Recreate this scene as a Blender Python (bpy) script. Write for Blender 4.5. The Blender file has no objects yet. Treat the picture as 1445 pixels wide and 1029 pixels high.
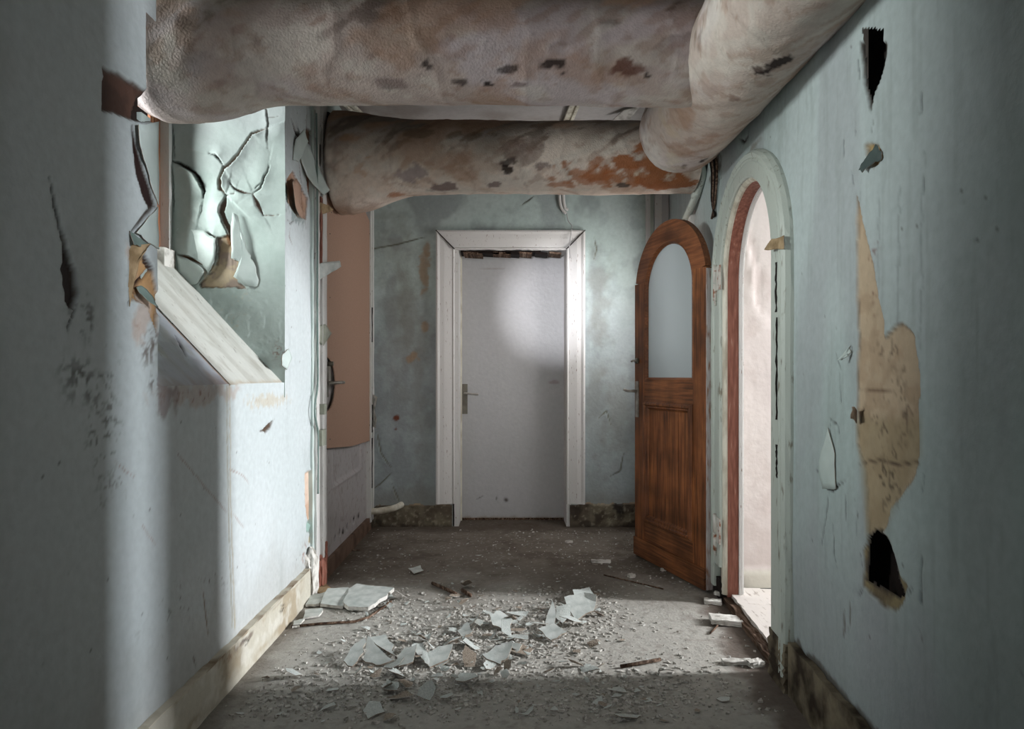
import bpy, bmesh, math, random
import numpy as np
from mathutils import Vector, Matrix
random.seed(7); np.random.seed(7)
scn = bpy.context.scene
C = scn.collection
R = math.radians

# ------------------------------------------------------------ camera
CH = 1.11
cam_d = bpy.data.cameras.new('camera'); cam = bpy.data.objects.new('camera', cam_d); C.objects.link(cam)
cam.location = (0, 0, CH); cam.rotation_euler = (R(90), 0, 0)
cam_d.sensor_width = 36; cam_d.lens = 950 / 1445 * 36
cam_d.shift_x = 7.5 / 1445; cam_d.shift_y = 15.5 / 1445
cam_d.clip_start = 0.02
scn.camera = cam
# ------------------------------------------------------------ world, exposure
w = bpy.data.worlds.new('world'); scn.world = w; w.use_nodes = True
bg = w.node_tree.nodes['Background']; bg.inputs[0].default_value = (0.80, 0.88, 0.92, 1); bg.inputs[1].default_value = 0.04
scn.view_settings.view_transform = 'Standard'; scn.view_settings.look = 'None'
scn.view_settings.gamma = 1; scn.view_settings.use_curve_mapping = False
scn.view_settings.exposure = 0.0
# ------------------------------------------------------------ lights
def look(o, tgt):
    o.rotation_euler = (Vector(tgt) - o.location).to_track_quat('-Z', 'Y').to_euler()
def area(name, loc, tgt, sx, sy, power, col, spread=180):
    l = bpy.data.lights.new(name, 'AREA'); l.shape = 'RECTANGLE'; l.size = sx; l.size_y = sy
    l.energy = power; l.color = col; l.spread = R(spread)
    o = bpy.data.objects.new(name, l); C.objects.link(o); o.location = loc; look(o, tgt); return o
# daylight outside the recessed window on the left
area('window_daylight', (-2.6, 2.18, 2.12), (0.9, 2.5, 1.15), 0.42, 0.7, 104, (1.0, 0.985, 0.965))
# daylight from the window at the end of the room beyond the arch
area('side_room_daylight', (5.0, 2.74, 1.9), (-1.0, 2.85, 0.6), 0.34, 1.2, 60, (0.97, 0.98, 1.0), 60)
# fill lamp added in the side room to brighten its far wall
area('side_room_fill', (2.2, 0.95, 1.6), (1.6, 3.4, 1.2), 0.9, 1.5, 6, (1.0, 0.95, 0.935), 100)
# daylight through a door left ajar beside the camera
area('ajar_door_daylight', (3.0, -1.0, 1.5), (-1.0, 1.83, 0.9), 0.14, 0.7, 44, (0.92, 0.95, 1.0), 90)
# weak fill lamp added behind the camera for ambient light
area('corridor_fill', (0.0, -2.6, 1.7), (0.1, 4.9, 1.2), 1.1, 1.2, 4, (1.0, 0.98, 0.98), 45)
# fill lamp added behind the open door to brighten the back area
area('back_fill', (1.06, 4.32, 1.62), (-1.0, 4.4, 1.4), 0.5, 0.8, 14, (1.0, 0.97, 0.96))
# spot lamp added for the bright patch on the back door
l = bpy.data.lights.new('door_spot', 'SPOT'); l.energy = 820; l.color = (0.93, 0.93, 1.0); l.spot_size = R(12.5); l.spot_blend = 1.0; l.shadow_soft_size = 0.02
o = bpy.data.objects.new('door_spot', l); C.objects.link(o); o.location = (-0.35, 0.2, 1.5); look(o, (0.40, 5.2, 1.65))

# ------------------------------------------------------------ helpers
def s2l(c):
    return tuple(((v / 255) / 12.92 if v / 255 <= .04045 else ((v / 255 + .055) / 1.055) ** 2.4) for v in c)
_T = {}
def vnoise(x, y, seed=0):
    if seed not in _T: _T[seed] = np.random.RandomState(seed + 11).rand(256, 256)
    t = _T[seed]; xi = np.floor(x).astype(int); yi = np.floor(y).astype(int)
    fx = x - xi; fy = y - yi; fx = fx * fx * (3 - 2 * fx); fy = fy * fy * (3 - 2 * fy)
    a = t[xi % 256, yi % 256]; b = t[(xi + 1) % 256, yi % 256]; c = t[xi % 256, (yi + 1) % 256]; d = t[(xi + 1) % 256, (yi + 1) % 256]
    return (a * (1 - fx) + b * fx) * (1 - fy) + (c * (1 - fx) + d * fx) * fy
def fbm(x, y, f, octv=4, seed=0):
    r = 0; a = .5; n = 0
    for k in range(octv):
        r = r + a * vnoise(x * f + 31.7 * k, y * f + 17.3 * k, seed + k); n += a; a *= .5; f *= 2.03
    return r / n
def sstep(a, b, x):
    t = np.clip((x - a) / (b - a), 0, 1); return t * t * (3 - 2 * t)
def seg_dist(U, V, pts, closed):
    best = np.full(U.shape, 1e9); side = np.zeros(U.shape); n = len(pts)
    for i in range(n if closed else n - 1):
        (ax, ay), (bx, by) = pts[i], pts[(i + 1) % n]
        dx, dy = bx - ax, by - ay; L = dx * dx + dy * dy + 1e-12
        t = np.clip(((U - ax) * dx + (V - ay) * dy) / L, 0, 1)
        d = np.hypot(U - ax - t * dx, V - ay - t * dy); cr = (U - ax) * dy - (V - ay) * dx
        m = d < best; best = np.where(m, d, best); side = np.where(m, np.sign(cr), side)
    return best, side
def sd_poly(U, V, pts):
    d, _ = seg_dist(U, V, pts, True); ins = np.zeros(U.shape, bool); n = len(pts)
    for i in range(n):
        (ax, ay), (bx, by) = pts[i], pts[(i + 1) % n]
        if ay == by: continue
        c = ((ay > V) != (by > V)) & (U < (bx - ax) * (V - ay) / (by - ay) + ax); ins ^= c
    return np.where(ins, -d, d)

class Frame:
    def __init__(s, o, u, v, n, px): s.o, s.u, s.v, s.n, s.px = map(np.array, (o, u, v, n)).__iter__().__next__(), np.array(u, float), np.array(v, float), np.array(n, float), px
    def at(s, u, v, d=0): return tuple(np.array(s.o, float) + s.u * u + s.v * v + s.n * d)
def mkpx_front(Z):
    return lambda x, y: ((x - 715) * Z / 950, CH + (530 - y) * Z / 950)
def px_left(x, y):
    Z = 950 / (715 - x); return (Z, CH + (530 - y) * Z / 950)
def px_right(x, y):
    Z = .828 / ((x - 715) / 950 - .0737); return (Z, CH + (530 - y) * Z / 950)
def px_floor(x, y):
    Z = 950 * CH / (y - 530); return ((x - 715) * Z / 950, Z)
LEFT = Frame((-1, 0, 0), (0, 1, 0), (0, 0, 1), (1, 0, 0), px_left)
RIGHT = Frame((.828, 0, 0), (.0737, 1, 0), (0, 0, 1), (-.9973, .0735, 0), px_right)
ZB = 4.95
BACK = Frame((0, ZB, 0), (1, 0, 0), (0, 0, 1), (0, -1, 0), mkpx_front(ZB))
ZR = 3.016
REV = Frame((0, ZR, 0), (1, 0, 0), (0, 0, 1), (0, -1, 0), mkpx_front(ZR))
FLOOR = Frame((0, 0, 0), (1, 0, 0), (0, 1, 0), (0, 0, 1), px_floor)

def tag(o, label=None, cat=None, group=None, kind=None):
    if label: o['label'] = label
    if cat: o['category'] = cat
    if group: o['group'] = group
    if kind: o['kind'] = kind
    return o
def link(name, me, mat=None, parent=None, kind=None):
    o = bpy.data.objects.new(name, me); C.objects.link(o)
    if mat is not None:
        for m in (mat if isinstance(mat, (list, tuple)) else [mat]): me.materials.append(m)
    if parent is not None: o.parent = parent
    if kind: o['kind'] = kind
    return o
def empty(name, loc=(0, 0, 0), rz=0, parent=None):
    o = bpy.data.objects.new(name, None); C.objects.link(o); o.location = loc; o.rotation_euler = (0, 0, rz); o.empty_display_size = .05
    if parent: o.parent = parent
    return o
def set_col(me, col):
    a = me.color_attributes.new('Col', 'FLOAT_COLOR', 'POINT')
    a.data.foreach_set('color', np.concatenate([np.clip(col, 0, 1), np.ones((len(col), 1))], 1).astype(np.float32).ravel())
def grid_mesh(name, P, keep=None, wrap=False):
    nu, nv = P.shape[:2]; idx = np.arange(nu * nv).reshape(nu, nv)
    if wrap: idx = np.concatenate([idx, idx[:, :1]], 1)
    q = np.stack([idx[:-1, :-1], idx[1:, :-1], idx[1:, 1:], idx[:-1, 1:]], -1).reshape(-1, 4)
    if keep is not None: q = q[keep.ravel()]
    me = bpy.data.meshes.new(name); me.vertices.add(nu * nv); me.vertices.foreach_set('co', P.reshape(-1).astype(np.float32))
    me.loops.add(len(q) * 4); me.loops.foreach_set('vertex_index', q.ravel().astype(np.int32))
    me.polygons.add(len(q)); me.polygons.foreach_set('loop_start', np.arange(0, len(q) * 4, 4, dtype=np.int32))
    me.update(calc_edges=True); me.polygons.foreach_set('use_smooth', np.ones(len(q), bool))
    me.validate(); return me

class Sheet:
    """a plaster surface: colour and relief worked out over a grid"""
    def __init__(s, frame, u0, u1, v0, v1, step, base, seed=0):
        s.f = frame; s.step = step
        nu = max(2, int(round((u1 - u0) / step)) + 1); nv = max(2, int(round((v1 - v0) / step)) + 1)
        s.U, s.V = np.meshgrid(np.linspace(u0, u1, nu), np.linspace(v0, v1, nv), indexing='ij')
        s.col = np.zeros(s.U.shape + (3,)) + np.array(s2l(base)); s.d = np.zeros(s.U.shape); s.keep = np.ones((nu - 1, nv - 1), bool)
        s.d += (fbm(s.U, s.V, 1.7, 3, seed + 50) - .5) * .012 + (fbm(s.U, s.V, 14, 3, seed + 60) - .5) * .0016
        s.seed = seed
    def P(s, pts): return [s.f.px(*p) for p in pts]
    def mix(s, m, c):
        m = np.clip(m, 0, 1)[..., None]; s.col = s.col * (1 - m) + np.array(s2l(c)) * m
    def blotch(s, f, lo, hi, c, amt=1, seed=0, su=1, sv=1, oct=4):
        s.mix(sstep(lo, hi, fbm(s.U * su, s.V * sv, f, oct, s.seed + seed)) * amt, c)
    def stain(s, cx, cy, rx, ry, c, amt=.8, seed=0, f=25, px=True, hard=.35):
        if px:
            u, v = s.f.px(cx, cy); u2, v2 = s.f.px(cx + rx, cy - ry); ru, rv = abs(u2 - u) + .002, abs(v2 - v) + .002
        else: u, v, ru, rv = cx, cy, rx, ry
        r = np.hypot((s.U - u) / ru, (s.V - v) / rv) + (fbm(s.U, s.V, f, 4, s.seed + seed) - .5) * 2.2
        s.mix(sstep(1 + hard, 1 - hard, r) * amt, c)
    def speck(s, cx, cy, rx, ry, c, amt=.8, seed=0, f=60, th=.6):
        u, v = s.f.px(cx, cy); u2, v2 = s.f.px(cx + rx, cy - ry); ru, rv = abs(u2 - u), abs(v2 - v)
        r = np.hypot((s.U - u) / ru, (s.V - v) / rv)
        s.mix(sstep(th, th + .16, fbm(s.U, s.V, f * 1.8, 4, s.seed + seed)) * sstep(.35, .6, fbm(s.U, s.V, f * .3, 3, s.seed + seed + 4)) * sstep(1.2, .4, r) * amt, c)
    def bare(s, pts, c, depth=.006, lip=.006, seed=0, c2=None, rag=.012, f=40, px=True):
        pts = s.P(pts) if px else pts
        sd = sd_poly(s.U, s.V, pts) + (fbm(s.U, s.V, f, 3, s.seed + seed) - .5) * rag
        m = sstep(s.step * .6, -s.step * .6, sd); s.mix(m, c)
        if c2: s.mix(m * sstep(.45, .62, fbm(s.U, s.V, 16, 4, s.seed + seed + 3)), c2)
        s.mix(sstep(.006, 0, np.abs(sd + .002)) * .55, (70, 58, 45))
        s.d = s.d * (1 - m) + (s.d - depth) * m + lip * np.exp(-(np.maximum(sd, 0) / .014) ** 2) * (1 - m) * (fbm(s.U, s.V, 12, 2, seed + 9) * 1.4)
        return sd
    def crack(s, pts, wdt=.004, c=(62, 48, 40), depth=.008, lift=0, side=1, fall=.03, px=True, taper=True, jag=.006):
        pts = s.P(pts) if px else pts
        U = s.U + (fbm(s.U, s.V, 45, 2, 3) - .5) * jag; V = s.V + (fbm(s.U, s.V, 45, 2, 5) - .5) * jag
        d, sg = seg_dist(U, V, pts, False); wd = np.full(U.shape, wdt)
        if taper:
            e = np.minimum(np.hypot(U - pts[0][0], V - pts[0][1]), np.hypot(U - pts[-1][0], V - pts[-1][1])); wd = wdt * np.clip(e / .05, .15, 1)
        m = sstep(wd + s.step * .5, wd - s.step * .4, d); s.mix(m, c); s.d -= depth * m
        if lift:
            e = np.minimum(np.hypot(U - pts[0][0], V - pts[0][1]), np.hypot(U - pts[-1][0], V - pts[-1][1]))
            s.d += lift * np.exp(-np.maximum(d - wd, 0) / fall) * (sg == side) * (1 - m) * np.clip(e / .06, 0, 1)
    def cut(s, fn):
        Uc = (s.U[:-1, :-1] + s.U[1:, 1:]) / 2; Vc = (s.V[:-1, :-1] + s.V[1:, 1:]) / 2; s.keep &= ~fn(Uc, Vc)
    def build(s, name, mat, parent=None, kind='structure'):
        f = s.f; P = np.array(f.o, float) + s.U[..., None] * f.u + s.V[..., None] * f.v + s.d[..., None] * f.n
        me = grid_mesh(name, P, s.keep); set_col(me, s.col.reshape(-1, 3)); return link(name, me, mat, parent, kind)

# ------------------------------------------------------------ materials
def nt(name, rough=.7, metal=0, spec=.3):
    m = bpy.data.materials.new(name); m.use_nodes = True; t = m.node_tree; b = t.nodes['Principled BSDF']
    b.inputs['Roughness'].default_value = rough; b.inputs['Metallic'].default_value = metal; b.inputs['Specular IOR Level'].default_value = spec
    return m, t, b
def add_bump(t, b, scale, strength, dist=.01, detail=6, vec=None):
    n = t.nodes.new('ShaderNodeTexNoise'); n.inputs['Scale'].default_value = scale; n.inputs['Detail'].default_value = detail
    if vec: t.links.new(vec, n.inputs['Vector'])
    bp = t.nodes.new('ShaderNodeBump'); bp.inputs['Strength'].default_value = strength; bp.inputs['Distance'].default_value = dist
    t.links.new(n.outputs[0], bp.inputs['Height']); t.links.new(bp.outputs[0], b.inputs['Normal']); return n
def mat_attr(name, rough=.7, bump=.4, bscale=60, var=.12, spec=.3):
    m, t, b = nt(name, rough, 0, spec); a = t.nodes.new('ShaderNodeAttribute'); a.attribute_name = 'Col'
    tc = t.nodes.new('ShaderNodeTexCoord'); n = t.nodes.new('ShaderNodeTexNoise'); n.inputs['Scale'].default_value = 38; n.inputs['Detail'].default_value = 9
    t.links.new(tc.outputs['Object'], n.inputs['Vector'])
    mr = t.nodes.new('ShaderNodeMapRange'); mr.inputs['To Min'].default_value = 1 - var * 2; mr.inputs['To Max'].default_value = 1 + var * 1.2
    t.links.new(n.outputs[0], mr.inputs['Value'])
    mx = t.nodes.new('ShaderNodeVectorMath'); mx.operation = 'SCALE'; t.links.new(a.outputs['Color'], mx.inputs[0]); t.links.new(mr.outputs[0], mx.inputs['Scale'])
    t.links.new(mx.outputs[0], b.inputs['Base Color']); add_bump(t, b, bscale, bump, .006, 6, tc.outputs['Object']); return m
def mat_two(name, c1, c2, scale=12, lo=.45, hi=.6, rough=.65, metal=0, bump=.3, bscale=80, stretch=(1, 1, 1), spec=.3, c3=None):
    m, t, b = nt(name, rough, metal, spec); tc = t.nodes.new('ShaderNodeTexCoord'); mp = t.nodes.new('ShaderNodeMapping'); mp.inputs['Scale'].default_value = stretch
    t.links.new(tc.outputs['Object'], mp.inputs['Vector']); n = t.nodes.new('ShaderNodeTexNoise'); n.inputs['Scale'].default_value = scale; n.inputs['Detail'].default_value = 8
    t.links.new(mp.outputs[0], n.inputs['Vector']); r = t.nodes.new('ShaderNodeValToRGB'); e = r.color_ramp.elements
    e[0].position = lo; e[0].color = s2l(c1) + (1,); e[1].position = hi; e[1].color = s2l(c2) + (1,)
    if c3: k = e.new(min(.98, hi + .1)); k.color = s2l(c3) + (1,)
    t.links.new(n.outputs[0], r.inputs[0]); t.links.new(r.outputs[0], b.inputs['Base Color'])
    if bump: add_bump(t, b, bscale, bump, .004, 5, mp.outputs[0])
    return m
def mat_wood(name, dark, mid, light, axis='z', rough=.5, spec=.35):
    st = {'z': (34, 34, 1.6), 'x': (1.6, 34, 34), 'y': (34, 1.6, 34)}[axis]
    m, t, b = nt(name, rough, 0, spec); tc = t.nodes.new('ShaderNodeTexCoord'); mp = t.nodes.new('ShaderNodeMapping'); mp.inputs['Scale'].default_value = st
    t.links.new(tc.outputs['Object'], mp.inputs['Vector']); n = t.nodes.new('ShaderNodeTexNoise'); n.inputs['Scale'].default_value = 2.2; n.inputs['Detail'].default_value = 10; n.inputs['Distortion'].default_value = .6
    t.links.new(mp.outputs[0], n.inputs['Vector']); r = t.nodes.new('ShaderNodeValToRGB'); e = r.color_ramp.elements
    e[0].position = .33; e[0].color = s2l(dark) + (1,); e[1].position = .68; e[1].color = s2l(light) + (1,); k = e.new(.5); k.color = s2l(mid) + (1,)
    t.links.new(n.outputs[0], r.inputs[0])
    n2 = t.nodes.new('ShaderNodeTexNoise'); n2.inputs['Scale'].default_value = 5; n2.inputs['Detail'].default_value = 5; t.links.new(tc.outputs['Object'], n2.inputs['Vector'])
    mr = t.nodes.new('ShaderNodeMapRange'); mr.inputs['From Min'].default_value = .35; mr.inputs['From Max'].default_value = .65; mr.inputs['To Min'].default_value = .5; mr.inputs['To Max'].default_value = 1.2
    t.links.new(n2.outputs[0], mr.inputs['Value']); mx = t.nodes.new('ShaderNodeVectorMath'); mx.operation = 'SCALE'
    t.links.new(r.outputs[0], mx.inputs[0]); t.links.new(mr.outputs[0], mx.inputs['Scale']); t.links.new(mx.outputs[0], b.inputs['Base Color'])
    bp = t.nodes.new('ShaderNodeBump'); bp.inputs['Strength'].default_value = .25; bp.inputs['Distance'].default_value = .002; t.links.new(n.outputs[0], bp.inputs['Height']); t.links.new(bp.outputs[0], b.inputs['Normal'])
    return m
M = {}
M['plaster'] = mat_attr('painted_plaster', .62, .35, 55, .09)
M['matt'] = mat_attr('matt_plaster', .85, .25, 40, .06, .15)
M['gloss'] = mat_attr('gloss_paint', .42, .25, 40, .06, .4)
M['floor'] = mat_attr('dusty_floor', .9, .5, 90, .14, .15)
M['cloth'] = mat_attr('plastered_lagging', .85, .5, 120, .12, .15)
M['white'] = mat_two('chipped_white_paint', (120, 92, 78), (208, 207, 204), 26, .28, .35, .5, 0, .25, 60, (6, 6, 1), .4)
M['cream'] = mat_two('aged_cream_paint', (176, 168, 150), (214, 211, 196), 9, .35, .6, .5, 0, .2, 60, (3, 3, 1), .4)
M['greywhite'] = mat_two('flush_door_paint', (176, 176, 177), (193, 192, 192), 5, .35, .65, .42, 0, .12, 120, (1, 1, 1), .45)
M['casing'] = mat_two('grey_green_casing_paint', (122, 118, 104), (182, 190, 182), 14, .28, .40, .5, 0, .3, 50, (4, 4, 1), .4)
M['red'] = mat_two('worn_red_brown_paint', (124, 76, 62), (156, 102, 86), 10, .35, .62, .6, 0, .3, 60, (8, 8, 1), .3, (178, 138, 122))
M['grime'] = mat_two('dark_crumbling_concrete', (58, 50, 42), (128, 118, 100), 10, .35, .62, .9, 0, .9, 40, (1, 1, 1), .1)
M['skirt'] = mat_two('stained_skirting', (120, 98, 74), (196, 190, 174), 7, .30, .52, .8, 0, .5, 40, (1, 1, 1), .2)
M['dark'] = mat_two('dark_void_plaster', (14, 9, 9), (34, 24, 20), 20, .3, .7, .95, 0, .4, 40)
M['board'] = mat_two('buff_hardboard', (163, 132, 114), (172, 141, 122), 120, .3, .7, .75, 0, .12, 300, (1, 1, 1), .25)
M['steel'] = mat_two('dull_steel', (110, 106, 98), (178, 174, 166), 14, .3, .7, .38, .4, .1, 80)
M['brass'] = mat_two('tarnished_handle', (84, 80, 72), (120, 116, 104), 14, .3, .7, .45, .3, .1, 80)
M['rustwhite'] = mat_two('rusting_white_hinge', (140, 86, 54), (205, 203, 196), 30, .33, .46, .5, .1, .3, 60)
M['tape'] = mat_two('grey_tape', (138, 142, 128), (160, 163, 150), 18, .3, .7, .6, 0, .1, 80)
M['woodz'] = mat_wood('oak_vertical', (84, 48, 26), (124, 74, 42), (150, 94, 54), 'z')
M['woodx'] = mat_wood('oak_horizontal', (82, 48, 28), (118, 72, 42), (142, 90, 54), 'x')
M['woodarch'] = mat_wood('oak_arch', (98, 56, 32), (122, 74, 44), (140, 88, 54), 'x')
M['post'] = mat_wood('raw_window_wood', (116, 66, 40), (170, 112, 80), (196, 146, 112), 'z', .7)
M['oldwood'] = mat_wood('weathered_wood', (48, 34, 26), (96, 76, 62), (140, 122, 108), 'y', .85, .15)
M['flake'] = mat_two('pale_paint_flake', (168, 176, 172), (206, 210, 206), 22, .3, .7, .7, 0, .3, 70)
M['flakeback'] = mat_two('flake_back', (112, 96, 82), (176, 166, 152), 30, .35, .65, .85, 0, .4, 70)
M['wallflake'] = mat_two('mint_wall_flake', (172, 186, 182), (196, 208, 204), 9, .3, .7, .55, 0, .2, 60)
M['shade_flake'] = mat_two('dull_green_flake', (100, 120, 114), (130, 146, 140), 12, .3, .7, .6, 0, .3, 60)
M['dark_flake'] = mat_two('dark_green_flake', (52, 66, 64), (78, 92, 90), 12, .3, .7, .6, 0, .3, 60)
M['ochre'] = mat_two('ochre_plaster', (126, 106, 78), (172, 150, 118), 22, .35, .62, .9, 0, .6, 50)
M['lump'] = mat_two('plaster_lump', (150, 146, 138), (214, 212, 206), 26, .3, .55, .9, 0, .8, 60)
M['planks'] = mat_two('painted_floorboard', (140, 128, 116), (216, 210, 204), 12, .28, .42, .6, 0, .4, 50, (5, 1, 5))
M['pinkwall'] = mat_attr('pale_pink_plaster', .8, .3, 30, .03)
m, t, b = nt('frosted_glass', .45, 0, .5); b.inputs['Base Color'].default_value = s2l((176, 185, 188)) + (1,); b.inputs['Transmission Weight'].default_value = .22; add_bump(t, b, 260, .12, .002); M['frost'] = m
m, t, b = nt('window_glass', .05, 0, .5); gt = t.nodes.new('ShaderNodeBsdfTransparent'); gt.inputs[0].default_value = (.93, .96, .96, 1); gm = t.nodes.new('ShaderNodeMixShader'); gm.inputs[0].default_value = .92
t.links.new(b.outputs[0], gm.inputs[1]); t.links.new(gt.outputs[0], gm.inputs[2]); t.links.new(gm.outputs[0], t.nodes['Material Output'].inputs['Surface']); M['glass'] = m

# ------------------------------------------------------------ solid shapes
def bm_obj(name, bm, mat, parent=None, bevel=0, smooth=False, kind=None):
    if bevel:
        bmesh.ops.bevel(bm, geom=[e for e in bm.edges if len(e.link_faces) == 2 and e.calc_face_angle(0) > .5], offset=bevel, segments=2, profile=.6, affect='EDGES', clamp_overlap=True)
    bmesh.ops.recalc_face_normals(bm, faces=bm.faces)
    me = bpy.data.meshes.new(name); bm.to_mesh(me); bm.free()
    if smooth: me.polygons.foreach_set('use_smooth', [True] * len(me.polygons))
    return link(name, me, mat, parent, kind)
def add_box(bm, x0, x1, y0, y1, z0, z1, fn=None):
    vs = [bm.verts.new(fn(x, y, z) if fn else (x, y, z)) for x in (x0, x1) for y in (y0, y1) for z in (z0, z1)]
    for q in ((0, 1, 3, 2), (4, 6, 7, 5), (0, 4, 5, 1), (2, 3, 7, 6), (0, 2, 6, 4), (1, 5, 7, 3)): bm.faces.new([vs[i] for i in q])
def box(name, x0, x1, y0, y1, z0, z1, mat, parent=None, bevel=.002, fn=None, kind=None):
    bm = bmesh.new(); add_box(bm, x0, x1, y0, y1, z0, z1, fn); return bm_obj(name, bm, mat, parent, bevel, False, kind)
def fbox(name, fr, u0, u1, v0, v1, d0, d1, mat, parent=None, bevel=.002, kind=None):
    return box(name, u0, u1, v0, v1, d0, d1, mat, parent, bevel, fr.at, kind)
def rough_board(name, fr, u0, u1, v0, v1, d0, d1, mat, parent=None, n=24, amp=.004, seed=0, kind=None, axis='v'):
    """a long board with a worn, uneven edge"""
    rr = random.Random(seed); bm = bmesh.new(); rings = []
    for i in range(n + 1):
        t_ = i / n; j = [rr.uniform(-amp, amp) for _ in range(4)]
        if axis == 'v': c = [(u0 + j[0], None, d0), (u0 + j[0], None, d1 + j[2] * .5), (u1 + j[1], None, d1 + j[3] * .5), (u1 + j[1], None, d0)]; v = v0 + (v1 - v0) * t_; rings.append([bm.verts.new(fr.at(a, v, d)) for a, _, d in c])
        else: c = [(v0 + j[0], d0), (v0 + j[0], d1 + j[2] * .5), (v1 + j[1], d1 + j[3] * .5), (v1 + j[1], d0)]; u = u0 + (u1 - u0) * t_; rings.append([bm.verts.new(fr.at(u, a, d)) for a, d in c])
    for a, b_ in zip(rings[:-1], rings[1:]):
        for k in range(4): bm.faces.new([a[k], a[(k + 1) % 4], b_[(k + 1) % 4], b_[k]])
    bm.faces.new(rings[0]); bm.faces.new(rings[-1][::-1]); return bm_obj(name, bm, mat, parent, 0, False, kind)
def sweep(name, fr, path, prof, mat, parent=None, closed=False, smooth=False, kind=None, jitter=0, seed=0):
    """profile (offset along the path's left normal, depth) swept along a path in the frame's plane, mitred"""
    rr = random.Random(seed); n = len(path); bm = bmesh.new(); rings = []
    for i, (x, y) in enumerate(path):
        a = path[(i - 1) % n] if (closed or i > 0) else None; c = path[(i + 1) % n] if (closed or i < n - 1) else None
        def nrm(p, q): dx, dy = q[0] - p[0], q[1] - p[1]; L = math.hypot(dx, dy); return (-dy / L, dx / L)
        n1 = nrm(a, (x, y)) if a else None; n2 = nrm((x, y), c) if c else None
        if n1 and n2:
            mx, my = n1[0] + n2[0], n1[1] + n2[1]; L = math.hypot(mx, my); mx, my = mx / L, my / L; k = 1 / max(.3, mx * n1[0] + my * n1[1])
        else: (mx, my), k = (n1 or n2), 1
        rings.append([bm.verts.new(fr.at(x + mx * k * (o + rr.uniform(-jitter, jitter)), y + my * k * o, d + rr.uniform(-jitter, jitter))) for o, d in prof])
    m_ = len(prof)
    for i in range(n if closed else n - 1):
        A, B = rings[i], rings[(i + 1) % n]
        for k in range(m_): bm.faces.new([A[k], A[(k + 1) % m_], B[(k + 1) % m_], B[k]])
    if not closed: bm.faces.new(rings[0][::-1]); bm.faces.new(rings[-1])
    return bm_obj(name, bm, mat, parent, 0, smooth, kind)
def tube(name, pts, r, mat, parent=None, seg=12, kind=None, rfn=None):
    bm = bmesh.new(); rings = []; pts = [Vector(p) for p in pts]; n = len(pts); up = Vector((0.13, .21, .97)).normalized()
    for i, p in enumerate(pts):
        d = (pts[min(i + 1, n - 1)] - pts[max(i - 1, 0)]).normalized(); a = d.cross(up)
        if a.length < .1: a = d.cross(Vector((1, 0, 0)))
        a.normalize(); b_ = d.cross(a); up = -b_ if False else up; rr = r if rfn is None else rfn(i / (n - 1))
        rings.append([bm.verts.new(p + (a * math.cos(k * 2 * math.pi / seg) + b_ * math.sin(k * 2 * math.pi / seg)) * rr) for k in range(seg)])
    for A, B in zip(rings[:-1], rings[1:]):
        for k in range(seg): bm.faces.new([A[k], A[(k + 1) % seg], B[(k + 1) % seg], B[k]])
    bm.faces.new(rings[0][::-1]); bm.faces.new(rings[-1]); return bm_obj(name, bm, mat, parent, 0, True, kind)
def curve_pts(P, n=8):
    P = [Vector(p) for p in P]; out = []
    for i in range(len(P) - 1):
        p0 = P[max(i - 1, 0)]; p1 = P[i]; p2 = P[i + 1]; p3 = P[min(i + 2, len(P) - 1)]
        for k in range(n):
            t_ = k / n; out.append(.5 * ((2 * p1) + (p2 - p0) * t_ + (2 * p0 - 5 * p1 + 4 * p2 - p3) * t_ ** 2 + (3 * p1 - p0 - 3 * p2 + p3) * t_ ** 3))
    out.append(P[-1]); return out
def flake_mesh(name, outline, shape, thick=.0015, rings=3, sub=2, jit=0, seed=0, mats=('flake', 'flakeback')):
    """thin curled sheet; outline in 2D, shape(x, y) -> 3D point, normal"""
    rr = random.Random(seed); pts = []
    n = len(outline)
    for i in range(n):
        a, b_ = outline[i], outline[(i + 1) % n]
        for k in range(sub):
            t_ = k / sub; j = jit if k else jit * .4
            pts.append((a[0] + (b_[0] - a[0]) * t_ + rr.uniform(-j, j), a[1] + (b_[1] - a[1]) * t_ + rr.uniform(-j, j)))
    cx = sum(p[0] for p in pts) / len(pts); cy = sum(p[1] for p in pts) / len(pts); bm = bmesh.new(); lay = []
    for sgn in (.5, -.5):
        R_ = []
        for k in range(rings):
            f = 1 - k / rings; ring = []
            for x, y in pts:
                p, nn = shape(cx + (x - cx) * f, cy + (y - cy) * f); ring.append(bm.verts.new(Vector(p) + Vector(nn) * thick * sgn))
            R_.append(ring)
        p, nn = shape(cx, cy); c = bm.verts.new(Vector(p) + Vector(nn) * thick * sgn); lay.append((R_, c))
    m_ = len(pts)
    for li, (R_, c) in enumerate(lay):
        for A, B in zip(R_[:-1], R_[1:]):
            for k in range(m_): bm.faces.new([A[k], A[(k + 1) % m_], B[(k + 1) % m_], B[k]]).material_index = li
        for k in range(m_): bm.faces.new([R_[-1][k], R_[-1][(k + 1) % m_], c]).material_index = li
    A, B = lay[0][0][0], lay[1][0][0]
    for k in range(m_): bm.faces.new([A[k], B[k], B[(k + 1) % m_], A[(k + 1) % m_]]).material_index = 1
    bmesh.ops.recalc_face_normals(bm, faces=bm.faces); me = bpy.data.meshes.new(name); bm.to_mesh(me); bm.free()
    for k in mats: me.materials.append(M[k])
    return me
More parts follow.
